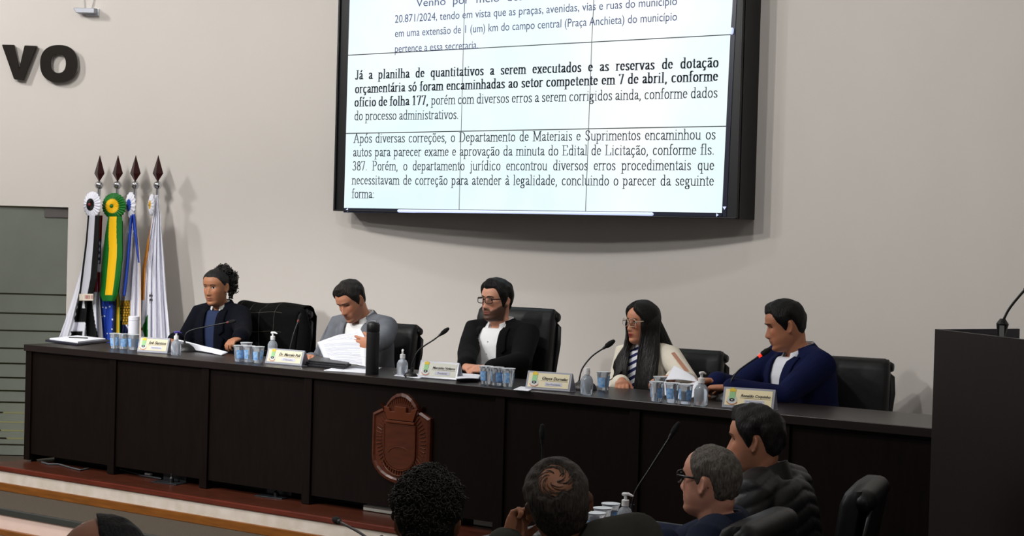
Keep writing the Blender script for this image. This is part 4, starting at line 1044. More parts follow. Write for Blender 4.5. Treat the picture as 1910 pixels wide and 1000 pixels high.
class Body:
    """a seated figure: pelvis at the origin of the torso frame, spine along its z axis"""
    def __init__(s, p):
        s.p = p; k = s.k = p.get('k', 1.0)
        s.name_parent = None
        s.yaw = rad(p['yaw']); s.lean = rad(p.get('lean', 6)); s.side = rad(p.get('side', 0))
        hc = Vector(p['head']); fl = p.get('floor', 0.0)
        s.rot = Rz(s.yaw)
        seat = .52 * k
        up = Vector((math.sin(s.side), -math.sin(s.lean), math.cos(s.lean) * math.cos(s.side)))
        hr = Rz(rad(p.get('hy', 0))) @ Rx(rad(p.get('hp', 0))) @ Ry(rad(p.get('hr', 0)))
        s.hs = p.get('hs', 1.0)
        # neck pivot sits under and behind the head centre
        hoff = hr @ (Vector((0, -.028, .118)) * s.hs)
        nk = .022 * k
        hz = hc.z - fl
        s.L = (hz - hoff.z - nk - seat) / up.z
        neck = Vector((0, 0, seat)) + up * s.L
        s.neck = neck; headc = neck + Vector((0, -.012, nk)) + hoff
        base = Vector((hc.x, hc.y, 0)) - (s.rot @ Vector((headc.x, headc.y, 0)))
        s.origin = Vector((base.x, base.y, fl)); s.headM = Matrix.Translation(headc) @ hr @ Matrix.Scale(s.hs, 4)
        s.T = Matrix.Translation((0, 0, seat)) @ Ry(s.side) @ Rx(s.lean)   # torso frame -> person frame
        s.Ti = s.T.inverted()
        s.W2L = (Matrix.Translation(s.origin) @ s.rot).inverted()
        s.root = thing('person', p['label'], 'person', s.origin, s.yaw, p.get('group'))
        s.wid = p.get('wid', 1.0)
        sz = s.L * p.get('shz', .885)
        s.sh = {1: Vector((.172 * k * s.wid, .0, sz)), -1: Vector((-.172 * k * s.wid, .0, sz))}
        s.arm = {}
        for sd in (1, -1):
            a = p.get('arm' + ('L' if sd > 0 else 'R'))
            if a is None: w = s.Ti @ Vector((sd * .2, -.30, .66)); a = {}
            else: w = s.Ti @ (s.W2L @ Vector(a['w']))
            hint = s.Ti.to_3x3() @ Vector(a.get('hint', (sd * .55, .35, -.75)))
            el, w = ik(s.sh[sd], w, .285 * k, .265 * k, hint)
            s.arm[sd] = (el, w, a)
        s.bvh = None
    def torso_loft(s, mb, off, n=32, lo=-.16, hi=1.05, M=None, sw=0.0):
        k = s.k; rings = []
        for t, w, d in TORSO:
            if t < lo or t > hi: continue
            rings.append(ell_ring(0, -.012 * math.sin(math.pi * min(1, max(0, t))) * k, t * s.L, (w * s.wid + off) * k, (d * s.p.get('dep', 1) + off) * k, n, .85, M))
        mb.loft(rings)
    def arms(s, mb, off, upto=1.0, wr=.03):
        k = s.k
        for sd in (1, -1):
            el, w, a = s.arm[sd]; S = s.sh[sd]
            mid = S.lerp(el, .5); fm = el.lerp(w, .5); we = el.lerp(w, upto)
            inner = Vector((sd * .09 * k * s.wid, .005, s.L * (s.p.get('shz', .885) + .035)))
            mb.tube([inner, S + Vector((0, 0, .004)), mid, el, fm, we], [(.055 + off) * k, (.060 + off) * k, (.050 + off) * k, (.043 + off * .9) * k, (.039 + off * .8) * k, (wr + off * .8) * k], 18, ball=True)
    def yoke(s, mb, off):
        k = s.k
        for sd in (1, -1):
            S = s.sh[sd]; inner = Vector((sd * .05 * k * s.wid, .005, s.L * (s.p.get('shz', .885) + .045)))
            mb.tube([inner, inner.lerp(S, .5 if off < .0165 else 1.0)], [(.052 + off) * k, (.048 + off) * k], 18, ball=True)
    def make_body(s):
        k = s.k; p = s.p; mb = MB()
        X, Y, Z, A = head_np(p.get('face', {}))
        P = vpts(s.headM, X, Y, Z)
        mb.add(P.tolist(), grid_faces(NZ, NA))
        for sd in (() if p.get('noears') else (1, -1)):           # ears
            ring = []
            for i in range(16):
                a = 2 * math.pi * i / 16
                ring.append((.017 * math.cos(a) * (1 + .25 * math.sin(a)), .031 * math.sin(a)))
            E = s.headM @ Matrix.Translation((sd * .071 * p.get('face', {}).get('w', 1), .012, -.004)) @ Rz(sd * rad(-28)) @ Rx(rad(-10))
            rr = [[E @ Vector((sd * x, y * sc, z * sc)) for y, z in ring] for x, sc in ((-.010, .6), (.000, .9), (.010, 1.08), (.013, .9), (.010, .55))]
            mb.loft(rr)
        n0 = s.neck; Mh = s.headM
        nb = Mh @ Vector((0, .030, -.055)); nm = Mh @ Vector((0, .022, -.100))
        nr = p.get('neckr', .056)
        mb.tube([s.T @ Vector((0, .01, s.L * .93)), s.neck + Vector((0, .004, 0)), nm, nb], [nr * 1.35 * k, nr * 1.08 * k, nr, nr * .98], 20, ball=True)
        tb = MB(); s.torso_loft(tb, -.014, hi=.98); s.arms(tb, -.012, 1.0, .037)
        for v in range(len(tb.v)): tb.v[v] = s.T @ tb.v[v]
        mb.add(tb.v, tb.f)
        for sd in (1, -1): s.hand(mb, sd)
        hip = s.T @ Vector((0, 0, 0))
        for sd in (1, -1):
            h = Vector((sd * .09 * k, -.02, .50 * k)); kn = Vector((sd * .13 * k, -.44 * k, .50 * k)); an = Vector((sd * .13 * k, -.42 * k, .09))
            mb.tube([h, h.lerp(kn, .5), kn], [.085 * k, .075 * k, .056 * k], 16, ball=True); mb.tube([kn, kn.lerp(an, .4), an], [.055 * k, .053 * k, .036 * k], 16, ball=True)
            mb.tube([an + Vector((0, .03, -.03)), an + Vector((0, -.08, -.05)), an + Vector((0, -.16, -.062))], [.040, .036, .026], 14, ball=True)
        me = remesh(mb, p.get('vox', .0048), 2, 'body')
        V = me_np(me)
        # skin, lips, brows and beard shadow by their place on the head
        R = np.array(s.headM.inverted())[:3]; H = V @ R[:, :3].T + R[:, 3]
        x, y, z = H[:, 0], H[:, 1], H[:, 2]; ax = np.abs(x); front = sstep(-.035, -.06, y)
        skin = np.array(lin(p['skin'])); C = np.tile(skin, (len(V), 1))
        def mix(m, c, amt=1.0):
            m = (m * amt)[:, None]; C[:] = C * (1 - m) + np.array(c) * m
        inh = (z > -.13) & (z < .12) & (np.hypot(x, y) < .13)
        blush = np.exp(-((ax - .042) / .02)**2 - ((z + .018) / .02)**2) * front * inh
        mix(blush, skin * np.array((1.12, .86, .82)), .6)
        if p.get('stubble'):
            amt, ck = p['stubble']
            zt = np.interp(ax, [0, .022, .03, .055, .075], [-.040, -.043, -.056, -.042, -.015]); jaw = sstep(.007, -.003, z - zt) * sstep(-.125, -.11, z) * sstep(.022, -.0, y)
            jaw *= 1 - np.exp(-(ax / .021)**4 - ((z + .0625) / .0085)**4) * .9
            mix(jaw * inh, lin(ck), amt)
        lips = np.exp(-(ax / .0225)**4 - ((z + .0625) / .0095)**4) * front * inh
        mix(lips, lin(p.get('lips', (128, 70, 62))), p.get('lipamt', .7))
        mix(np.exp(-(ax / .021)**4 - ((z + .0622) / .0018)**2) * front * inh, lin((60, 26, 24)), .8)  # shade of the crease between the lips, painted into the skin colour
        mix(np.exp(-((ax - .0085) / .0035)**2 - ((z + .0405) / .0025)**2) * front * inh, lin((50, 24, 20)), .7)
        if p.get('scalp'):
            hx, hy, hz, hr, ck = p['scalp']; q = np.sqrt((x - hx)**2 + (y - hy)**2 + (z - hz)**2)
            mix(sstep(hr * .35, hr * 1.05, q) * (z > .0), lin(ck), .75)
        set_col(me, C)
        sk = mat_vc('skin', .5, bump=.06, bscale=220, spec=.35, sss=.05)
        s.body = link('body', me, sk, s.root, 180, fix=False)
        s.facefeatures()
    def hand(s, mb, sd):
        el, w, a = s.arm[sd]; T = s.T; W = T @ w; E = T @ el; fa = (W - E).normalized()
        dl = Vector(a['dir']).normalized() if 'dir' in a else fa
        pn = Vector(a.get('palm', (0, 0, -1)))            # which way the palm faces, in the person frame
        pn = (pn - dl * pn.dot(dl)).normalized(); sdv = dl.cross(pn).normalized()
        k = s.k * a.get('hk', 1.0) * 1.0
        thumb_side = Vector(a.get('thumb', (-sd, 0, 0)))   # towards the thumb
        if sdv.dot(thumb_side) < 0: sdv = -sdv
        curl = a.get('curl', 35)
        pts = [W - fa * .02, W + dl * .02, W + dl * .055 * k, W + dl * .085 * k]
        rings = []
        for q, (hw, ht) in zip(pts, ((.026, .020), (.033, .017), (.041, .016), (.040, .013))):
            rings.append([q + sdv * (hw * k * math.cos(t)) + pn * (ht * k * math.sin(t)) for t in [2 * math.pi * i / 16 for i in range(16)]])
        mb.loft(rings)
        for i, (o, ln, cu) in enumerate(((.030, .072, 0), (.010, .080, 4), (-.010, .075, 9), (-.029, .058, 15))):
            b = W + dl * (.078 - .004 * (i in (0, 3))) * k + sdv * o * k
            d = (dl + sdv * (o * 3.2 * a.get('spread', 1))).normalized(); q = [b - d * .012, b]; r = [.0098, .0096]
            ang = 0
            for j, fr in enumerate((.45, .30, .25)):
                ang += rad((curl + cu) * (.75 if j == 0 else 1.0)); dd = d * math.cos(ang) + pn * math.sin(ang)
                q.append(q[-1] + dd * ln * fr * k); r.append((.0092, .0084, .0072)[j])
            mb.tube(q, [x * k for x in r], 12, ball=True)
        b = W + dl * .025 * k + sdv * .024 * k
        td = (dl * .62 + sdv * .75 + pn * .25).normalized(); td2 = (dl * .9 + sdv * .25 + pn * .45).normalized()
        mb.tube([b - td * .01, b + td * .032 * k, b + td * .032 * k + td2 * .030 * k, b + td * .032 * k + td2 * .052 * k], [.0135 * k, .0118 * k, .0102 * k, .008 * k], 12, ball=True)
    def proj_face(s, pts, off, ylim=-.2):
        """points given as (x, z) on the face, dropped onto the body surface from the front"""
        if s.bvh is None:
            bm = bmesh.new(); bm.from_mesh(s.body.data); s.bvh = BVHTree.FromBMesh(bm); bm.free()
        M = s.headM; d = (M.to_3x3() @ Vector((0, 1, 0))).normalized(); out = []
        for x, z in pts:
            o = M @ Vector((x, ylim, z)); h = s.bvh.ray_cast(o, d)
            q = h[0] if h[0] is not None else M @ Vector((x, -.08, z)); out.append(q - d * off)
        return out
    def patch(s, rows, off, name, m, parent=None, th=0.0):
        """rows of (x, z) points -> a small skin of quads hugging the face"""
        n = len(rows[0]); vs = [q for r in rows for q in s.proj_face(r, off)]
        fs = [(i * n + j, i * n + j + 1, (i + 1) * n + j + 1, (i + 1) * n + j) for i in range(len(rows) - 1) for j in range(n - 1)]
        o = MB().add(vs, fs).build(name, m, parent or s.root, smooth=180)
        if th: md = o.modifiers.new('thick', 'SOLIDIFY'); md.thickness = th; md.offset = 0
        return o
    def facefeatures(s):
        p = s.p
        if p.get('noface'): return
        openv = p.get('eye', .5); hc = mat('brow_' + str(p['hair_rgb']), p['hair_rgb'], .8)
        white = mat('eye_white', (205, 196, 188), .25); iris = mat('eye_iris_dark', (34, 22, 16), .15); lash = mat('lash_dark', (26, 18, 16), .7)
        for sd in (1, -1):
            cx, cz = sd * .031, .0105; W = .0145; us = np.linspace(-1, 1, 9)
            hu = lambda u: .0075 * openv * (1 - u * u)**.8; hl = lambda u: .0048 * openv * (1 - u * u)**.8
            rows = [[(cx + W * u, cz + hu(u) * t if t > 0 else cz + hl(u) * t) for u in us] for t in (-1, -.5, 0, .5, 1)]
            e = s.patch(rows, .0006, 'eye', white)
            gz = p.get('gaze', 0) * .004; r_ = .0062
            rows = [[(cx + gz + r_ * u, cz + max(-hl(0), min(hu(0) * .95, .001 + r_ * t * math.sqrt(max(0, 1 - u * u))))) for u in np.linspace(-1, 1, 7)] for t in (-1, -.4, .2, 1)]
            s.patch(rows, .0011, 'iris', iris, e)
            rows = [[(cx + W * 1.06 * u, cz + hu(u) + d) for u in us] for d in (-.0006, .0013 if not p.get('lash') else .0024)]
            s.patch(rows, .0012, 'eyelashes', lash, e)
            bt = p.get('browt', .0042); bz = p.get('browz', .0305)
            rows = [[(sd * (.012 + .036 * u), bz + .006 * math.sin(math.pi * (u * .8 + .05)) - .003 * u + d * bt * (1 - .55 * u)) for u in np.linspace(0, 1, 9)] for d in (-.5, 0, .5)]
            s.patch(rows, .0012, 'eyebrow', hc, th=.0022)
    # hair as a shell over the skull that sinks under the skin outside the hair line
    def hair(s, line, thick, rgb, noise=(.003, 60), part=None, hole=None, name='hair', rough=.5, rgb2=None, curl=0.0, side=None, stretch=(1, 1, .25)):
        X, Y, Z, A = head_np(s.p.get('face', {}))
        AD = np.degrees(A); AD = np.where(AD > 180, 360 - AD, AD)
        zl = np.interp(AD, [t[0] for t in line], [t[1] for t in line])
        d = Z - zl
        m = sstep(-.004, .006, d); tp = sstep(-.004, .034, d)
        top = sstep(-.02, .10, Z)
        th = thick[0] + (thick[1] - thick[0]) * top
        frontlift = thick[2] if len(thick) > 2 else 0
        th = th + frontlift * np.exp(-((AD / 50)**2)) * sstep(.05, .10, Z) * sstep(.0, .055, np.hypot(X, Y))
        ctr = np.array((0, .012, .01))
        dx, dy, dz = X - ctr[0], Y - ctr[1], Z - ctr[2]; L = np.sqrt(dx**2 + dy**2 + dz**2)
        r = np.random.RandomState(3)
        nn = sum(np.sin(X * f1 * noise[1] / 8 + p1) * np.sin(Y * f2 * noise[1] / 8 + p2) * np.sin(Z * f3 * noise[1] / 8 + p3)
                 for f1, f2, f3, p1, p2, p3 in [tuple(r.uniform(8, 24, 3)) + tuple(r.uniform(0, 6, 3)) for _ in range(5)])
        if side is not None: th = th * (1 + side * np.sign(X) * sstep(0, .03, np.abs(X)))
        off = m * (.0015 + tp * th + tp * noise[0] * nn) - (1 - m) * .006
        if hole is not None:
            hx, hy, hz, hr = hole; q = np.sqrt((X - hx)**2 + (Y - hy)**2 + (Z - hz)**2); hm = sstep(hr * .72, hr * 1.1, q + .005 * nn); off = off * hm - (1 - hm) * .005
        X2, Y2, Z2 = X + dx / L * off, Y + dy / L * off, Z + dz / L * off
        me = bpy.data.meshes.new(name); me.from_pydata(vpts(s.headM, X2, Y2, Z2).tolist(), [], grid_faces(NZ, NA)); me.update()
        hm_ = mat('hair_' + str(rgb) + str(rough), rgb, max(rough, .55), bump=.55, scale=170, stretch=stretch, rgb2=rgb2 or tuple(v * .55 for v in rgb), spec=.22)
        o = link(name, me, hm_, s.root, 180)
        if not curl:
            md = o.modifiers.new('subsurf', 'SUBSURF'); md.levels = 1; md.render_levels = 1
        return o
    def curls(s, pts, rgb, size=.012, name='hair_curls', n=3, rad_=.0032):
        mb = MB(); r = random.Random(len(pts))
        for q in pts:
            q = Vector(q); ax = Vector((r.uniform(-1, 1), r.uniform(-1, 1), r.uniform(-1, 1))).normalized(); e = ax.orthogonal().normalized(); g = ax.cross(e); sz = size * r.uniform(.7, 1.25)
            mb.tube([q + (e * math.cos(t) + g * math.sin(t)) * sz + ax * (t * .0022) for t in [5.4 * i / 8 for i in range(9)]], rad_, 5)
        return mb.build(name, mat('curl_' + str(rgb), rgb, .55, noise=.3, scale=80), s.root, smooth=180)
    # clothing
    def shirt(s, rgb, off=.008, name='shirt', m=None, hi=.93):
        mb = MB(); s.torso_loft(mb, off, 40, -.16, max(hi, .98)); s.yoke(mb, off)
        me = remesh(mb, .008, 3, name); V_ = me_np(me); M = np.array(s.T)[:3]; set_np(me, V_ @ M[:, :3].T + M[:, 3])
        return link(name, me, m or mat('cloth_' + str(rgb), rgb, .85, bump=.35, scale=14), s.root, 180, fix=False)
    def collar(s, rgb, rin=.064, h=.045, gap=24, spread=.035, name='shirt_collar', tilt=14, drop=.02, m=None):
        """a shirt collar that stands round the neck and folds down in two points in front"""
        k = s.k; n = 30; Tm = Matrix.Translation(s.neck) @ Ry(s.side) @ Rx(s.lean * .6 + rad(s.p.get('hp', 0) * .15))
        up = []; mid = []; lo = []
        for i in range(n + 1):
            a = rad(gap + (360 - 2 * gap) * i / n); c = math.cos(a); sn = math.sin(a); fr = max(0, c)
            r0 = rin * k; z = .018 * (1 - fr) - drop * fr
            up.append(Tm @ Vector((r0 * 1.0 * sn, -r0 * 1.05 * c + .004, z + h * .55)))
            mid.append(Tm @ Vector((r0 * 1.07 * sn, -r0 * 1.12 * c + .004, z + h * .60)))
            e = fr**3 * (1 if .05 < i / n < .95 or True else 0)
            r1 = r0 * (1.24 + .10 * fr)
            lo.append(Tm @ Vector((r1 * sn * (1 - .0 * e), -r1 * 1.08 * c + .004 - .012 * e, z - h * .35 - spread * e)))
        base = [Tm @ Vector((rin * k * 1.06 * math.sin(rad(gap + (360 - 2 * gap) * i / n)), -rin * k * 1.08 * math.cos(rad(gap + (360 - 2 * gap) * i / n)) + .004, -.05)) for i in range(n + 1)]
        o = MB().loft([base, up, mid, lo], cap=False, closed=False).build(name, m or mat('collar_' + str(rgb), rgb, .8), s.root, smooth=60)
        md = o.modifiers.new('thick', 'SOLIDIFY'); md.thickness = .003; md.offset = 0
        return o
    def jacket(s, rgb, V=(.058, .02, .30), name='jacket', off=.02, upto=.90, lapel=.045, m=None, hem=-.16, vox=.0075, quilt=False, notch=True, closed=False, wr=.04, sleeves=True, collar_h=.05, lap_m=None, cuff=None):
        """V = half width of the opening at the neck, half width at its foot, height of its foot (share of the back length)"""
        k = s.k; L = s.L; mb = MB()
        s.torso_loft(mb, off, 40, hem, .98)
        s.arms(mb, off * .9, upto, wr)
        me = remesh(mb, vox, 3, name)
        cm = m or mat('suit_' + str(rgb), rgb, .9, bump=.45, scale=11, noise=.12, spec=.15)
        if quilt:
            Vn = me_np(me); N = np.empty(len(Vn) * 3); me.vertex_normals.foreach_get('vector', N); N = N.reshape(-1, 3)
            per = .052
            t = np.abs(np.sin(math.pi * (Vn[:, 2] + .25 * np.abs(Vn[:, 0]) * 1.0) / per))
            # rows follow the sleeve on the arms
            arm = np.zeros(len(Vn)); ta = np.zeros(len(Vn))
            for sd in (1, -1):
                el, w, a = s.arm[sd]; S = s.sh[sd]
                for p0, p1, base in ((S, el, 0), (el, w, (el - S).length)):
                    dv = np.array(p1 - p0); ln = np.linalg.norm(dv); dv = dv / ln; q = Vn - np.array(p0); tt = q @ dv; dist = np.linalg.norm(q - np.outer(tt, dv), axis=1)
                    ok = (tt > -.02) & (tt < ln) & (dist < .075) & (np.sign(Vn[:, 0]) == sd) & (np.abs(Vn[:, 0]) > .12)
                    ta[ok] = (tt + base)[ok]; arm[ok] = 1
            t = np.where(arm > 0, np.abs(np.sin(math.pi * ta / per)), t)
            set_np(me, Vn + N * ((t**.42) * .009 - .005)[:, None])
        tm = MB(); s.torso_loft(tm, off, 40, hem, .98); s.yoke(tm, off * .9); tme = remesh(tm, .010, 3)
        bm = bmesh.new(); bm.from_mesh(tme); bvt = BVHTree.FromBMesh(bm); bm.free(); bpy.data.meshes.remove(tme)
        if not closed:
            bm = bmesh.new(); bm.from_mesh(me)
            xn, xb, sb = V[0] * k, V[1] * k, V[2] * L; st = 1.02 * L
            lx = lambda z: xb + (xn - xb) * max(0, (z - sb)) / (st - sb) if z > sb else xb
            for sd in (1, -1):
                fs = [f for f in bm.faces if f.calc_center_median().y < .02 and f.calc_center_median().x * sd > -.01 and f.calc_center_median().z > sb - .02]
                geo = list({v for f in fs for v in f.verts}) + list({e for f in fs for e in f.edges}) + fs
                nrm = Vector((st - sb, 0, -(xn - xb) * sd)).normalized() if sd > 0 else Vector((st - sb, 0, (xn - xb))).normalized()
                bmesh.ops.bisect_plane(bm, geom=geo, dist=1e-5, plane_co=(sd * xb, 0, sb), plane_no=nrm)
            if xb > .004:
                for sd in (1, -1):
                    fs = [f for f in bm.faces if f.calc_center_median().y < .0 and abs(f.calc_center_median().x) < .25 and f.calc_center_median().z < sb + .02]
                    geo = list({v for f in fs for v in f.verts}) + list({e for f in fs for e in f.edges}) + fs
                    bmesh.ops.bisect_plane(bm, geom=geo, dist=1e-5, plane_co=(sd * xb, 0, 0), plane_no=(1, 0, 0))
            kill = []
            for f in bm.faces:
                c = f.calc_center_median()
                if c.y < .0 and abs(c.x) < .2:
                    h = bvt.ray_cast(Vector((c.x, -.5, c.z)), Vector((0, 1, 0)))
                    if h[0] is not None and c.y < h[0].y - .016: continue
                if c.y < .0 and abs(c.x) < lx(c.z) - 1e-4 and (c.z > sb or xb > .004): kill.append(f)
                elif math.hypot(c.x, c.y) < .075 * k and c.z > .94 * L: kill.append(f)
            bmesh.ops.delete(bm, geom=kill, context='FACES')
            bm.to_mesh(me); bm.free()
        bm = bmesh.new(); bv = bvt
        # lapels follow the opening and turn into the collar behind the neck
        if not closed and lapel:
            q = MB(); n = 22
            for sd in (1, -1):
                rows = []
                for i in range(n + 1):
                    t = i / n; z = sb + (.985 * L - sb) * t; x0 = lx(z)
                    wd = lapel * k * (.15 + 1.05 * min(1, t / .62)) if t < .66 else lapel * k * (1.2 - .35 * (t - .66) / .34)
                    if notch and .64 < t < .70: wd *= .55
                    row = []
                    for j in range(5):
                        x = sd * (x0 - .002 + wd * j / 4)
                        h = bv.ray_cast(Vector((x, -.5, z)), Vector((0, 1, 0)))
                        yy = h[0].y if h[0] is not None else -.06 * k
                        if h[0] is not None and yy > .02: yy = .0
                        row.append(Vector((x, yy - (.0075 if j else .004) - (.002 if j == 4 else 0), z)))
                    rows.append(row)
                vs = [s.T @ v for r in rows for v in r]
                q.add(vs, [(i * 5 + j, i * 5 + j + 1, (i + 1) * 5 + j + 1, (i + 1) * 5 + j) for i in range(n) for j in range(4)])
            o = q.build('lapels', lap_m or cm, s.root, smooth=50)
            md = o.modifiers.new('thick', 'SOLIDIFY'); md.thickness = .004; md.offset = 0
        bm.free()
        V_ = me_np(me); M = np.array(s.T)[:3]; set_np(me, V_ @ M[:, :3].T + M[:, 3])
        o = link(name, me, cm, s.root, 180, fix=False)
        if not closed:
            md = o.modifiers.new('thick', 'SOLIDIFY'); md.thickness = .005; md.offset = -1
        if collar_h:      # collar round the back of the neck
            n = 22; r0 = .078 * k; Tm = s.T @ Matrix.Translation((0, .006, .975 * L)); A0 = 52
            rings = []
            for r_, z in ((1.08, -.03), (.93, collar_h * .5), (.97, collar_h), (1.22, collar_h * .35), (1.34, -.022)):
                rings.append([Tm @ Vector((r0 * r_ * 1.06 * math.sin(rad(A0 + (360 - 2 * A0) * i / n)), -r0 * r_ * math.cos(rad(A0 + (360 - 2 * A0) * i / n)), z - .02 * max(0, math.cos(rad(A0 + (360 - 2 * A0) * i / n))))) for i in range(n + 1)])
            c = MB().loft(rings, cap=False, closed=False).build('jacket_collar', lap_m or cm, s.root, smooth=70)
            md = c.modifiers.new('thick', 'SOLIDIFY'); md.thickness = .004; md.offset = 0
        if cuff:
            for sd in (1, -1):
                el, w, a = s.arm[sd]; d = (w - el).normalized(); q = el.lerp(w, upto)
                MB().tube([s.T @ (q - d * .02), s.T @ (q + d * .022)], [(wr + .006) * k, (wr + .003) * k], 18).build('shirt_cuff', mat('collar_' + str(cuff), cuff, .8), s.root, smooth=60)
        return o
    def front(s, x, z, d=0.3):
        """a point on the chest seen from the front, in the torso frame"""
        return s.T @ Vector((x, -d, z))
    def buttons(s, n, z0, z1, rgb, r=.005, x=0.0, off=.004, target=None, name='button'):
        dg = bpy.context.evaluated_depsgraph_get(); bm = bmesh.new(); bm.from_mesh(target.data); bv = BVHTree.FromBMesh(bm); bm.free()
        d = (s.T.to_3x3() @ Vector((0, 1, 0))).normalized()
        for i in range(n):
            z = (z0 + (z1 - z0) * (i / max(1, n - 1))) * s.L; h = bv.ray_cast(s.T @ Vector((x, -.5, z)), d)
            if h[0] is None: continue
            MB().lathe([(r, 0), (r, .002), (r * .6, .0028)], 12, M=Matrix.Translation(h[0] - d * off * .3) @ (-d).to_track_quat('Z', 'Y').to_matrix().to_4x4()).build(name, mat('button_' + str(rgb), rgb, .4), s.root, smooth=40)
    def trousers(s, rgb=(30, 30, 34)):
        k = s.k; mb = MB()
        for sd in (1, -1):
            h = Vector((sd * .085 * k, .0, .50 * k)); kn = Vector((sd * .13 * k, -.44 * k, .50 * k)); an = Vector((sd * .13 * k, -.42 * k, .10))
            mb.tube([h, h.lerp(kn, .5), kn], [.098 * k, .088 * k, .07 * k], 18, ball=True); mb.tube([kn, kn.lerp(an, .4), an], [.069 * k, .066 * k, .055 * k], 18, ball=True)
        mb.tube([Vector((-.07 * k, 0, .52 * k)), Vector((.07 * k, 0, .52 * k))], [.125 * k, .125 * k], 20, ball=True)
        me = remesh(mb, .012, 2, 'trousers'); return link('trousers', me, mat('trousers_' + str(rgb), rgb, .9, bump=.3, scale=14), s.root, 180, fix=False)
    def glasses(s, rgb, w=.026, h=.019, rim=.0016, square=.55, temple=None, tz=.012, clear_rim=False):
        M = s.headM; m = mat('glasses_' + str(rgb), rgb, .25); nrm = -.108
        gl = mat('lens_glass', (240, 244, 244), .02, trans=1.0, ior=1.02)
        mb = MB(); lens = []
        for sd in (1, -1):
            pts = []
            for i in range(28):
                a = 2 * math.pi * i / 28; f = lambda v: math.copysign(abs(v)**square, v)
                x = sd * .033 + w * f(math.cos(a)); pts.append(M @ Vector((x, nrm + abs(x) * .12 + .004, tz + h * f(math.sin(a)) - .002)))
            mb.tube(pts + [pts[0]], rim, 8); lens.append(pts)
            hinge = Vector((sd * (.033 + w), nrm + .012, tz + .006))
            mb.tube([M @ hinge, M @ Vector((sd * .074, -.075, tz + .006)), M @ Vector((sd * .0775, -.02, tz + .006)), M @ Vector((sd * .077, .012, tz + .004)), M @ Vector((sd * .073, .028, tz - .022))], [rim * 1.1, rim * 1.5, rim * 1.4, rim * 1.3, rim * 1.2], 8)
        mb.tube([M @ Vector((-.009, nrm + .004, tz + .004)), M @ Vector((0, nrm - .001, tz + .006)), M @ Vector((.009, nrm + .004, tz + .004))], rim, 8)
        fr = mb.build('glasses', m, s.root, smooth=60)
        for pts in lens: MB().add(pts, [tuple(range(28))]).build('lens', gl, fr, fix=False)
# ------------------------------------------------------------------ the five people at the head table
GP = 'people seated at the head table'
SHORT = [(0, .076), (20, .079), (36, .080), (48, .074), (57, .055), (65, .026), (74, .004), (82, -.022), (91, -.020), (96, .022), (106, .026), (113, -.005), (122, -.040), (150, -.060), (180, -.064)]
def wrist(px, py, Y, dir, **k): return dict(w=on_y(px, py, Y), dir=dir, **k)

# 1 woman in a navy coat, curly hair tied up
P = Body(dict(label='woman in a navy coat and white collar with curly tied-up hair', head=on_y(403, 536, .92), yaw=10, lean=6, hy=2, hp=9, hs=.98, k=.95, wid=.95, neckr=.05,
    skin=(164, 112, 82), hair_rgb=(26, 21, 20), lips=(134, 72, 72), eye=.78, lash=1, face=dict(nose=.92, w=1.03, jaw=.98, soft=.9), group=GP, browt=.0028,
    armR=wrist(327, 634, .66, (-.35, -.9, -.15), curl=30), armL=wrist(449, 634, .62, (-.25, -.95, -.25), curl=38)))
P.make_body()
P.hair([(0, .080), (30, .081), (50, .072), (64, .050), (80, .018), (92, .004), (100, .022), (122, .016), (140, -.020), (180, -.040)], (.004, .007), (34, 31, 32), (.0008, 30), rough=.4)
r_ = random.Random(4); pts = []
for i in range(520):
    a, b_ = r_.uniform(0, 6.283), math.acos(r_.uniform(-1, 1)); q = Vector((math.sin(b_) * math.cos(a), math.sin(b_) * math.sin(a), math.cos(b_)))
    c_, rad3 = random.Random(i).choice([((.012, .085, .092), (.058, .054, .050)), ((.034, .118, .045), (.056, .052, .064)), ((.046, .112, -.010), (.040, .038, .056))])
    pts.append(P.headM @ Vector([c_[j] + q[j] * rad3[j] * r_.uniform(.75, 1.05) for j in range(3)]))
P.curls(pts, (20, 16, 15), .0095, rad_=.0026)
mb = MB()
for c_, r3 in (((.012, .085, .092), (.046, .043, .040)), ((.034, .118, .045), (.045, .042, .052)), ((.046, .112, -.010), (.030, .028, .044))): mb.ball(P.headM @ Vector(c_), r3, 18)
o = mb.build('hair_bun', MATS['curl_(20, 16, 15)'], P.root, smooth=180)
mb = MB()
for i, (x, y) in enumerate(((.052, .075), (.062, .088), (.044, .095), (.058, .10))): mb.tube([P.headM @ Vector((x + .004 * math.sin(k * 2.2 + i), y + .004 * math.cos(k * 2.2), -.02 - .009 * k)) for k in range(9)], [.006] * 8 + [.003], 8, ball=True)
mb.build('hair_lock', MATS['curl_(20, 16, 15)'], P.root, smooth=180)
P.shirt((24, 40, 74), .009, 'knit_top'); P.collar((236, 234, 226), rin=.056, h=.036, gap=26, spread=.026)
cm1 = mat('navy_wool', (9, 11, 20), .9, bump=.4, scale=13, noise=.2, spec=.12)
J = P.jacket(None, (.055, .030, .05), 'coat', off=.024, lapel=.062, m=cm1, upto=.93, wr=.042, collar_h=.055)
P.buttons(2, .30, .55, (34, 34, 44), .011, x=.055, off=.01, target=J, name='coat_button'); P.trousers()
for x in (.0775,): MB().ball(P.headM @ Vector((x, .004, -.038)), .0035, 10).build('earring', mat('pearl', (230, 226, 216), .2), P.root, smooth=180)

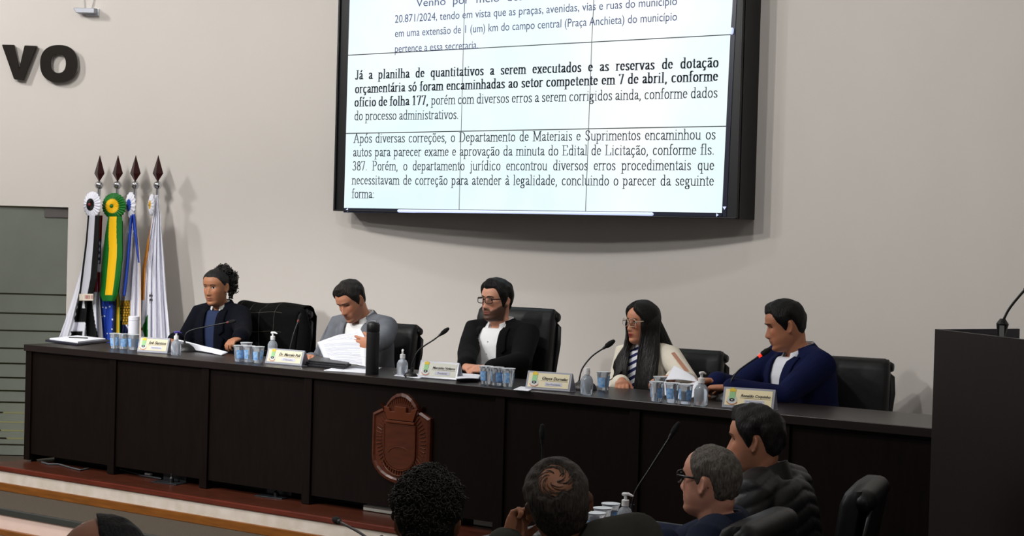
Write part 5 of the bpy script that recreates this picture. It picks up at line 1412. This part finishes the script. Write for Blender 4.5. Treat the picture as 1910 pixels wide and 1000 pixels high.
# 2 man in a grey jacket reading
P = Body(dict(label='man in a grey jacket bent over the printed pages he holds', head=on_y(655, 562, .84), yaw=4, lean=13, hy=-4, hp=31, hr=-5, hs=1.0, k=1.0, wid=1.02,
    skin=(184, 126, 98), hair_rgb=(34, 30, 28), eye=.28, face=dict(nose=1.05, w=.97), group=GP, stubble=(.25, (96, 72, 62)), lipamt=.5, browt=.005,
    armR=wrist(579, 672, .60, (.45, -.8, .35), curl=30), armL=wrist(691, 652, .40, (-1, -.05, .05), palm=(.1, 1, 0), thumb=(0, .2, 1), curl=12, hk=1.05, hint=(.75, .5, -.6))))
P.make_body()
P.hair(SHORT, (.006, .021, .010), (40, 36, 33), (.0022, 50), rgb2=(24, 20, 19))
P.shirt((226, 226, 226)); P.collar((232, 232, 232), h=.042, gap=20, spread=.03)
P.jacket((104, 107, 114), (.072, .03, .22), lapel=.058, upto=.88, cuff=(230, 230, 230)); P.trousers((60, 62, 68))

# 3 bearded man with glasses
P = Body(dict(label='bearded man with dark glasses in a black jacket and open white shirt', head=on_y(926, 562, .95), yaw=0, lean=3, hy=-7, hp=2, hs=.99, k=1.02, wid=1.08,
    skin=(206, 150, 124), hair_rgb=(24, 20, 20), eye=.55, face=dict(nose=1.0, w=1.02, jaw=1.04), group=GP, stubble=(.86, (38, 28, 25)), lips=(150, 88, 80), lipamt=.9, browt=.0055,
    armL=wrist(912, 690, .50, (-1, -.30, .04), palm=(.2, .5, -1), curl=40, hint=(.9, .25, -.6)), armR=wrist(868, 692, .50, (.85, -.5, 0), palm=(0, .3, -1), curl=35, hint=(-.9, .3, -.5))))
P.make_body()
P.hair([(0, .074), (20, .078), (36, .080), (48, .074), (57, .054), (64, .024), (72, -.004), (80, -.036), (91, -.034), (96, .020), (106, .026), (113, -.005), (122, -.042), (150, -.062), (180, -.066)], (.007, .023, .012), (26, 23, 23), (.0022, 45), rgb2=(14, 12, 12))
S_ = P.shirt((238, 238, 240), .010); P.collar((240, 240, 242), h=.040, gap=30, spread=.036, rin=.066)
P.jacket((12, 12, 13), (.070, .088, .06), lapel=.05, upto=.86, cuff=(238, 238, 240), notch=True)
P.buttons(5, .82, .24, (214, 214, 214), .005, target=S_, name='shirt_button'); P.trousers()
P.glasses((18, 17, 18), .026, .017, .0022, .5)

# 4 woman with long hair and glasses, speaking
P = Body(dict(label='woman with long black hair, clear glasses and a cream blazer over a striped top', head=on_y(1198, 603, .90), yaw=-4, lean=7, hy=-16, hp=3, hs=.94, k=.93, wid=.93, neckr=.048,
    skin=(192, 132, 104), hair_rgb=(22, 18, 17), eye=.75, lash=1, noears=1, face=dict(nose=.9, w=.97, jaw=.95, soft=.85), group=GP, lips=(150, 34, 44), lipamt=1, browt=.003,
    armR=wrist(1160, 712, .62, (.6, -.8, -.1), curl=30), armL=wrist(1252, 706, .56, (-.85, -.5, -.05), curl=30, hint=(.8, .25, -.6))))
P.make_body()
P.hair([(0, .096), (14, .082), (30, .066), (48, .044), (62, .012), (72, -.04), (84, -.09), (180, -.115)], (.017, .020), (24, 20, 19), (.0012, 30), rough=.35)
H = P.headM; rr = random.Random(11)
hairm = mat('hair_long', (22, 18, 17), .42, bump=.5, scale=130, stretch=(1, 1, .08), rgb2=(9, 7, 7), spec=.3)
TF = lambda x, y, z: P.T @ Vector((x, y, z * P.L))
def fall(mb, path, wid, thk, seed, n=26, seg=44):
    """a fall of long hair: centre points, half widths and half thicknesses along it, with fine strand ridges and a ragged tip"""
    pts = [Vector(p) for p in path]; rings = []
    r1 = random.Random(seed); ph = [(r1.uniform(9, 23), r1.uniform(0, 6)) for _ in range(4)]
    for i in range(n + 1):
        t = i / n * (len(pts) - 1); k = min(int(t), len(pts) - 2); u = t - k
        p0, p1, p2, p3 = pts[max(k - 1, 0)], pts[k], pts[k + 1], pts[min(k + 2, len(pts) - 1)]
        c = .5 * ((2 * p1) + (p2 - p0) * u + (2 * p0 - 5 * p1 + 4 * p2 - p3) * u * u + (3 * p1 - p0 - 3 * p2 + p3) * u**3)
        wv = Vector(wid[k][1]).lerp(Vector(wid[k + 1][1]), u).normalized(); w = wid[k][0] * (1 - u) + wid[k + 1][0] * u; th = thk[k] * (1 - u) + thk[k + 1] * u
        dn = (pts[k + 1] - pts[k]).normalized(); nv = wv.cross(dn).normalized(); ring = []
        for j in range(seg):
            a = 2 * math.pi * j / seg; x = math.cos(a)
            rip = sum(math.sin(f * x * 1.4 + q + .7 * i / n) for f, q in ph) * .0011
            tip = -.05 * max(0, i / n - .8) / .2 * (.5 + .5 * math.sin(8 * x + ph[0][1]) * math.cos(5 * x))
            ring.append(c + wv * (w * math.copysign(abs(x)**.8, x)) + nv * ((th + rip) * math.sin(a)) + dn * tip)
        rings.append(ring)
    mb.loft(rings)
mb = MB()
hp = lambda x, y, z: H @ Vector((x, y, z))
xw = (1, 0, 0); P3 = P.T.to_3x3()
for sd in (1, -1):
    a_w = (H.to_3x3() @ Vector((.25 * sd, 1, 0)))
    fall(mb, [hp(sd * .062, .002, .060), hp(sd * .080, .004, .0), hp(sd * .083, -.002, -.07), TF(sd * .100, -.125, .84), TF(sd * .100, -.172, .55), TF(sd * .092, -.178, .28), TF(sd * .088, -.170, .05)],
         [(.050, a_w), (.056, a_w), (.052, a_w), (.050, P3 @ Vector((sd, .35, 0))), (.060, P3 @ Vector((1, .1 * sd, 0))), (.056, P3 @ Vector((1, .1 * sd, 0))), (.030, P3 @ Vector((1, 0, 0)))],
         [.012, .016, .018, .020, .018, .015, .004], 3 + sd)
    fall(mb, [hp(sd * .060, -.045, .050), hp(sd * .074, -.050, -.01), hp(sd * .072, -.050, -.07), TF(sd * .052, -.150, .80), TF(sd * .050, -.180, .52), TF(sd * .058, -.182, .30)],
         [(.012, a_w), (.016, a_w), (.018, a_w), (.024, P3 @ Vector((1, .1 * sd, 0))), (.026, P3 @ Vector((1, 0, 0))), (.012, P3 @ Vector((1, 0, 0)))], [.006, .009, .010, .010, .009, .003], 8 + sd)
fall(mb, [hp(0, .082, .04), hp(0, .100, -.04), TF(.02, .10, .93), TF(.03, .142, .72), TF(.03, .150, .45)], [(.030, a_w.cross(Vector((0, 0, 1)))), (.062, a_w.cross(Vector((0, 0, 1)))), (.095, P3 @ Vector((1, 0, 0))), (.11, P3 @ Vector((1, 0, 0))), (.09, P3 @ Vector((1, 0, 0)))], [.016, .022, .026, .022, .006], 21)
fall(mb, [hp(.046, .062, .060), hp(.064, .070, -.02), TF(.110, .055, .92), TF(.170, .070, .76), TF(.190, .080, .58)], [(.012, a_w), (.036, a_w), (.038, P3 @ Vector((.6, 1, 0))), (.034, P3 @ Vector((.6, 1, 0))), (.014, P3 @ Vector((.6, 1, 0)))], [.006, .018, .022, .016, .004], 22)
mb.build('long_hair', hairm, P.root, smooth=180)
st = mat('striped_knit', (226, 226, 232), .85)
nt = st.node_tree; tc = nt.nodes.new('ShaderNodeTexCoord'); mp_ = nt.nodes.new('ShaderNodeMapping'); wv = nt.nodes.new('ShaderNodeTexWave'); rp = nt.nodes.new('ShaderNodeValToRGB')
mp_.inputs['Rotation'].default_value = (0, rad(-62), 0); wv.inputs['Scale'].default_value = 8.5; wv.bands_direction = 'X'
nt.links.new(tc.outputs['Object'], mp_.inputs[0]); nt.links.new(mp_.outputs[0], wv.inputs['Vector']); nt.links.new(wv.outputs['Fac'], rp.inputs[0])
rp.color_ramp.interpolation = 'CONSTANT'; rp.color_ramp.elements[0].color = (*lin((28, 34, 84)), 1); rp.color_ramp.elements[1].position = .42; rp.color_ramp.elements[1].color = (*lin((228, 228, 234)), 1)
nt.links.new(rp.outputs[0], nt.nodes['Principled BSDF'].inputs['Base Color'])
P.shirt(None, .012, 'striped_top', m=st, hi=.70)
cream = mat('cream_blazer', (222, 214, 198), .85, bump=.45, scale=12)
P.jacket(None, (.075, .105, .0), 'blazer', off=.017, lapel=.045, m=cream, upto=.80, wr=.045, notch=False, collar_h=.03)
# the open slit down her left sleeve that shows the arm
el, w, a_ = P.arm[1]; Sx = P.sh[1]; dv = (el - Sx).normalized(); ln = (el - Sx).length
sl = MB(); outv = Vector((.80, -.60, .05)); outv = (outv - dv * outv.dot(dv)).normalized(); sd_ = dv.cross(outv)
rows = []
for i in range(9):
    t = .10 + .95 * i / 8; c_ = Sx + dv * ln * t; R_ = .0735 * P.k
    rows.append([P.T @ (c_ + (outv * math.cos(q) + sd_ * math.sin(q)) * (R_ - .010 * t + .001)) for q in np.linspace(-.16, .16, 5) * (1 if 0 < i < 8 else .3)])
sl.loft(rows, cap=False, closed=False); sl.build('sleeve_slit', mat('slit_skin', (172, 122, 98), .6), P.root, smooth=180)
P.trousers((40, 40, 60)); P.glasses((196, 176, 156), .028, .023, .0017, .7)

# 5 man in a navy suit reading
P = Body(dict(label='man in a navy suit looking down at the white pages in his hands', head=on_y(1465, 608, .84), yaw=-30, lean=10, hy=-24, hp=16, hs=1.04, k=1.04, wid=1.10, neckr=.060,
    skin=(168, 112, 84), hair_rgb=(20, 17, 17), eye=.3, face=dict(nose=1.0, w=1.02, jaw=1.08), group=GP, lips=(120, 70, 64), browt=.005, dep=1.12,
    armL=wrist(1357, 724, .40, (-.75, -.62, -.05), palm=(.3, .2, -1), curl=45, hk=1.05, hint=(.7, .2, -.8)), armR=wrist(1334, 712, .50, (-.7, -.7, 0), palm=(.3, 0, -1), curl=45, hint=(-.8, .4, -.6))))
P.make_body()
P.hair(SHORT, (.006, .018, .007), (19, 17, 17), (.0015, 45), rgb2=(10, 9, 9))
P.shirt((218, 220, 228)); P.collar((222, 224, 232), h=.036, gap=24, spread=.032, rin=.068)
P.jacket((15, 22, 58), (.068, .016, .16), lapel=.058, upto=.90); P.trousers((26, 32, 66))

# ------------------------------------------------------------------ the people on the seats below the platform
GQ = 'people seated below the platform'
HZ = dict(floor=HF, group=GQ)
P = Body(dict(label='man in a black quilted jacket seen in profile', head=on_y(1409, 823, -1.3), yaw=-84, lean=14, hy=12, hp=5, hs=1.04, k=1.04, wid=1.08, skin=(178, 122, 96), hair_rgb=(30, 28, 28), eye=.4,
    face=dict(nose=1.05, w=1.0), stubble=(.2, (90, 70, 62)), armL=dict(w=Vector((5.80, -1.52, .40)), dir=(0, -1, 0)), armR=dict(w=Vector((5.80, -1.05, .40)), dir=(0, -1, 0)), vox=.0055, **HZ))
P.make_body(); puff = P
P.hair(SHORT, (.010, .022, .012), (36, 34, 34), (.0025, 50), rgb2=(18, 16, 16))
qm = mat('black_quilted_nylon', (16, 16, 18), .5, bump=.25, scale=16)
P.jacket(None, (.05, .0, .6), 'quilted_jacket', off=.034, m=qm, closed=True, quilt=True, collar_h=0, wr=.045, vox=.008)
n0 = P.neck; rings = []
for r__, z in ((.098, -.05), (.094, -.02), (.090, .02), (.086, .045), (.078, .046), (.076, .01)): rings.append([P.T @ Matrix.Translation((0, .004, .985 * P.L)) @ Vector((r__ * math.sin(t), -r__ * math.cos(t), z + .02 * -math.cos(t))) for t in np.linspace(0, 6.283, 32, endpoint=False)])
MB().loft(rings, cap=False).build('jacket_collar', qm, P.root, smooth=60); P.trousers()

P = Body(dict(label='grey haired man with dark rimmed glasses and a navy jacket', head=on_y(1325, 899, -2.05), yaw=-74, lean=16, hy=-12, hp=-2, hs=1.02, k=1.0, wid=1.05, skin=(204, 146, 124), hair_rgb=(96, 90, 84), eye=.5, shz=.90,
    face=dict(nose=1.0, w=1.05, jaw=1.08), armL=dict(w=on_y(1236, 1002, -2.35), dir=(.1, -1, -.1), hint=(.7, .1, -.9)), armR=dict(w=Vector((5.70, -1.78, .46)), dir=(0, -1, 0)), vox=.0055, neckr=.062, **HZ))
P.make_body(); glm = P
P.hair([(0, .106), (30, .098), (50, .078), (62, .056), (74, .020), (84, -.012), (92, -.006), (96, .020), (106, .024), (113, -.005), (122, -.045), (150, -.062), (180, -.066)], (.006, .009), (108, 101, 94), (.0018, 60), rgb2=(62, 57, 53), rough=.6)
P.collar((34, 40, 60), rin=.068, h=.036, gap=30, spread=.02, name='jacket_neckband')
P.jacket((30, 36, 54), (.06, .02, .3), off=.024, closed=True, collar_h=.04); P.trousers((40, 42, 50)); P.glasses((16, 14, 15), .025, .020, .0026, .5)

P = Body(dict(label='man with a thinning crown in a dark olive jacket, head tilted back', head=on_y(1042, 941, -3.4), yaw=-150, lean=-2, side=20, hy=12, hp=-16, hr=12, hs=1.03, k=1.02, wid=1.1, skin=(162, 110, 82), hair_rgb=(70, 62, 54), noface=1, shz=.96, scalp=(.004, .050, .098, .062, (64, 50, 40)),
    face=dict(w=1.04), armL=dict(w=on_y(948, 1010, -3.25), dir=(-.35, -.35, .85), palm=(-.7, .5, .2), curl=55, hint=(.5, -.2, -.9)), armR=dict(w=Vector((5.95, -2.75, .40)), dir=(0, -1, 0)), vox=.0055, **HZ))
P.make_body()
P.hair([(0, .085), (40, .07), (60, .045), (80, -.01), (91, .0), (96, .022), (106, .026), (113, -.005), (122, -.045), (150, -.066), (180, -.070)], (.009, .009), (70, 63, 56), (.0014, 60), rgb2=(32, 28, 25), hole=(.004, .050, .098, .058), rough=.6)
mb = MB()      # thin wisps of hair over the crown
rw = random.Random(5); cw = Vector((.004, .050, .098)).normalized(); e1 = cw.orthogonal().normalized(); e2 = cw.cross(e1)
dgb = bmesh.new(); dgb.from_mesh(P.body.data); bvw = BVHTree.FromBMesh(dgb); dgb.free()
for i in range(150):
    t = rw.uniform(0, 6.283); r0 = rw.uniform(.012, .066) if i % 3 else rw.uniform(.045, .068); ln = rw.uniform(.18, .42); pts = []
    for k in range(5):
        q = cw + (e1 * math.cos(t + ln * k * .6) + e2 * math.sin(t + ln * k * .6)) * (r0 + .004 * k) / .11
        h = bvw.ray_cast(P.headM @ (q.normalized() * .3), (P.headM.to_3x3() @ -q).normalized())
        if h[0] is not None: pts.append(h[0] + h[1] * (.0022 if k in (1, 2, 3) else .0004))
    if len(pts) == 5: mb.tube(pts, [.0009, .0011, .0010, .0008, .0004], 4)
mb.build('hair_wisps', mat('hair_thin', (58, 50, 43), .6), P.root, smooth=180)
P.jacket((62, 60, 54), (.06, .02, .3), off=.026, closed=True, collar_h=.045, upto=.93, cuff=(226, 226, 230)); P.trousers()

P = Body(dict(label='person with short dark curly hair seen from behind', head=on_y(797, 977, -3.6), yaw=-146, lean=4, hy=4, hp=4, hs=1.03, k=1.0, skin=(140, 94, 68), hair_rgb=(28, 24, 20), noface=1, vox=.006, **HZ))
P.make_body()
h_ = P.hair(SHORT, (.014, .026), (34, 30, 25), (.004, 90), curl=1, rgb2=(16, 14, 11), rough=.8, stretch=(1, 1, 1))
vv = me_np(h_.data); Hi = P.headM.inverted(); pts = []; r_ = random.Random(9)
for i in range(len(vv)):
    q = Hi @ Vector(vv[i])
    if q.length > .112 and (q.z > .03 or q.y > .02) and q.z > -.06 and r_.random() < .75: pts.append(Vector(vv[i]) + Vector((r_.uniform(-.004, .004), r_.uniform(-.004, .004), r_.uniform(-.002, .005))))
P.curls(pts, (36, 31, 25), .0048, rad_=.0019)
P.jacket((40, 40, 44), (.06, .02, .3), closed=True, collar_h=.04); P.trousers()

P = Body(dict(label='man with a bald forehead at the bottom left edge of the picture', head=on_y(193, 1068, -4.7), yaw=-72, lean=5, hy=-6, hp=10, hs=1.03, k=1.0, skin=(176, 122, 98), hair_rgb=(40, 38, 38), eye=.4, vox=.006, **HZ))
P.make_body()
P.hair([(0, .2), (108, .2), (118, .10), (126, .03), (134, -.03), (150, -.05), (180, -.055)], (.008, .010), (44, 43, 44), (.0015, 60), rgb2=(24, 23, 24), rough=.6)
P.jacket((44, 44, 50), (.06, .02, .3), closed=True, collar_h=.04); P.trousers()

# their chairs, and the desk in front of them
chair_world(on_y(1392, 965, -2.15) + Vector((-.27, 0, 0)), rad(-80), 'black chair behind the grey haired man, its padded top roll showing', (on_y(1392, 965, -2.15).z - HF) / 1.105)
chair_world(on_y(1590, 905, -1.25) + Vector((-.27, 0, 0)), rad(-72), 'black chair behind the man in the quilted jacket, right of him', (on_y(1590, 905, -1.25).z - HF) / 1.105)
def side_desk():
    t = thing('council_desk', 'dark desk below the platform carrying cups, a sanitizer bottle and microphones', 'table', (5.55, -2.1, HF))
    MB().box((-.28, -.85, .70), (.25, .80, .735)).build('desktop', wenge(), t, bevel=.003)
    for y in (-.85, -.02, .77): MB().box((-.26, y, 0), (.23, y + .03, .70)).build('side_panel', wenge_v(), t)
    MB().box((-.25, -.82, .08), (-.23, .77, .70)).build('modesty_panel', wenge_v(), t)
side_desk()
DZ = HF + .7355
def dk(px, py): p = on_z(px, py, DZ); return p
for i, (px, py, lb) in enumerate(((1111, 1004, 'water cup on the lower desk, nearest the balding man'), (1123, 994, 'middle water cup of the three on the lower desk'), (1138, 985, 'water cup on the lower desk beside the sanitizer bottle'))):
    cup(dk(px, py), lb, 'water cups on the lower desk', i)
bottle(dk(1165, 990), 'sanitizer bottle on the lower desk left of the man with glasses', rz=.2, group='sanitizer bottles')
GL = 'microphones on the lower desk'
b = dk(1180, 975)
mic(b, mp((1179, 950, b.y), (1181, 932, b.y), (1188, 912, b.y + .01), (1210, 878, b.y + .04), (1250, 815, b.y + .1)), .05, 'tall thin microphone slanting up right before the man with glasses', GL, dome=(.06, .04), hr=.0125, stem=.0045)
b = dk(1015, 1003)
mic(b, mp((1014, 985, b.y), (1013, 940, b.y), (1012.5, 880, b.y), (1012, 826, b.y)), .05, 'upright dark microphone above the head of the balding man', GL, dome=(.06, .04), hr=.0125, stem=.0045)
b = Vector((5.36, -2.75, DZ))
mic(b, [b + Vector((0, 0, .03)), b + Vector((-.01, 0, .09)), on_y(700, 1012, -2.68), on_y(668, 992, -2.6), on_y(634, 974, -2.5)], .05, 'microphone pointing left at the bottom edge, left of the curly head', GL, dome=(.06, .04), hr=.014, stem=.005)
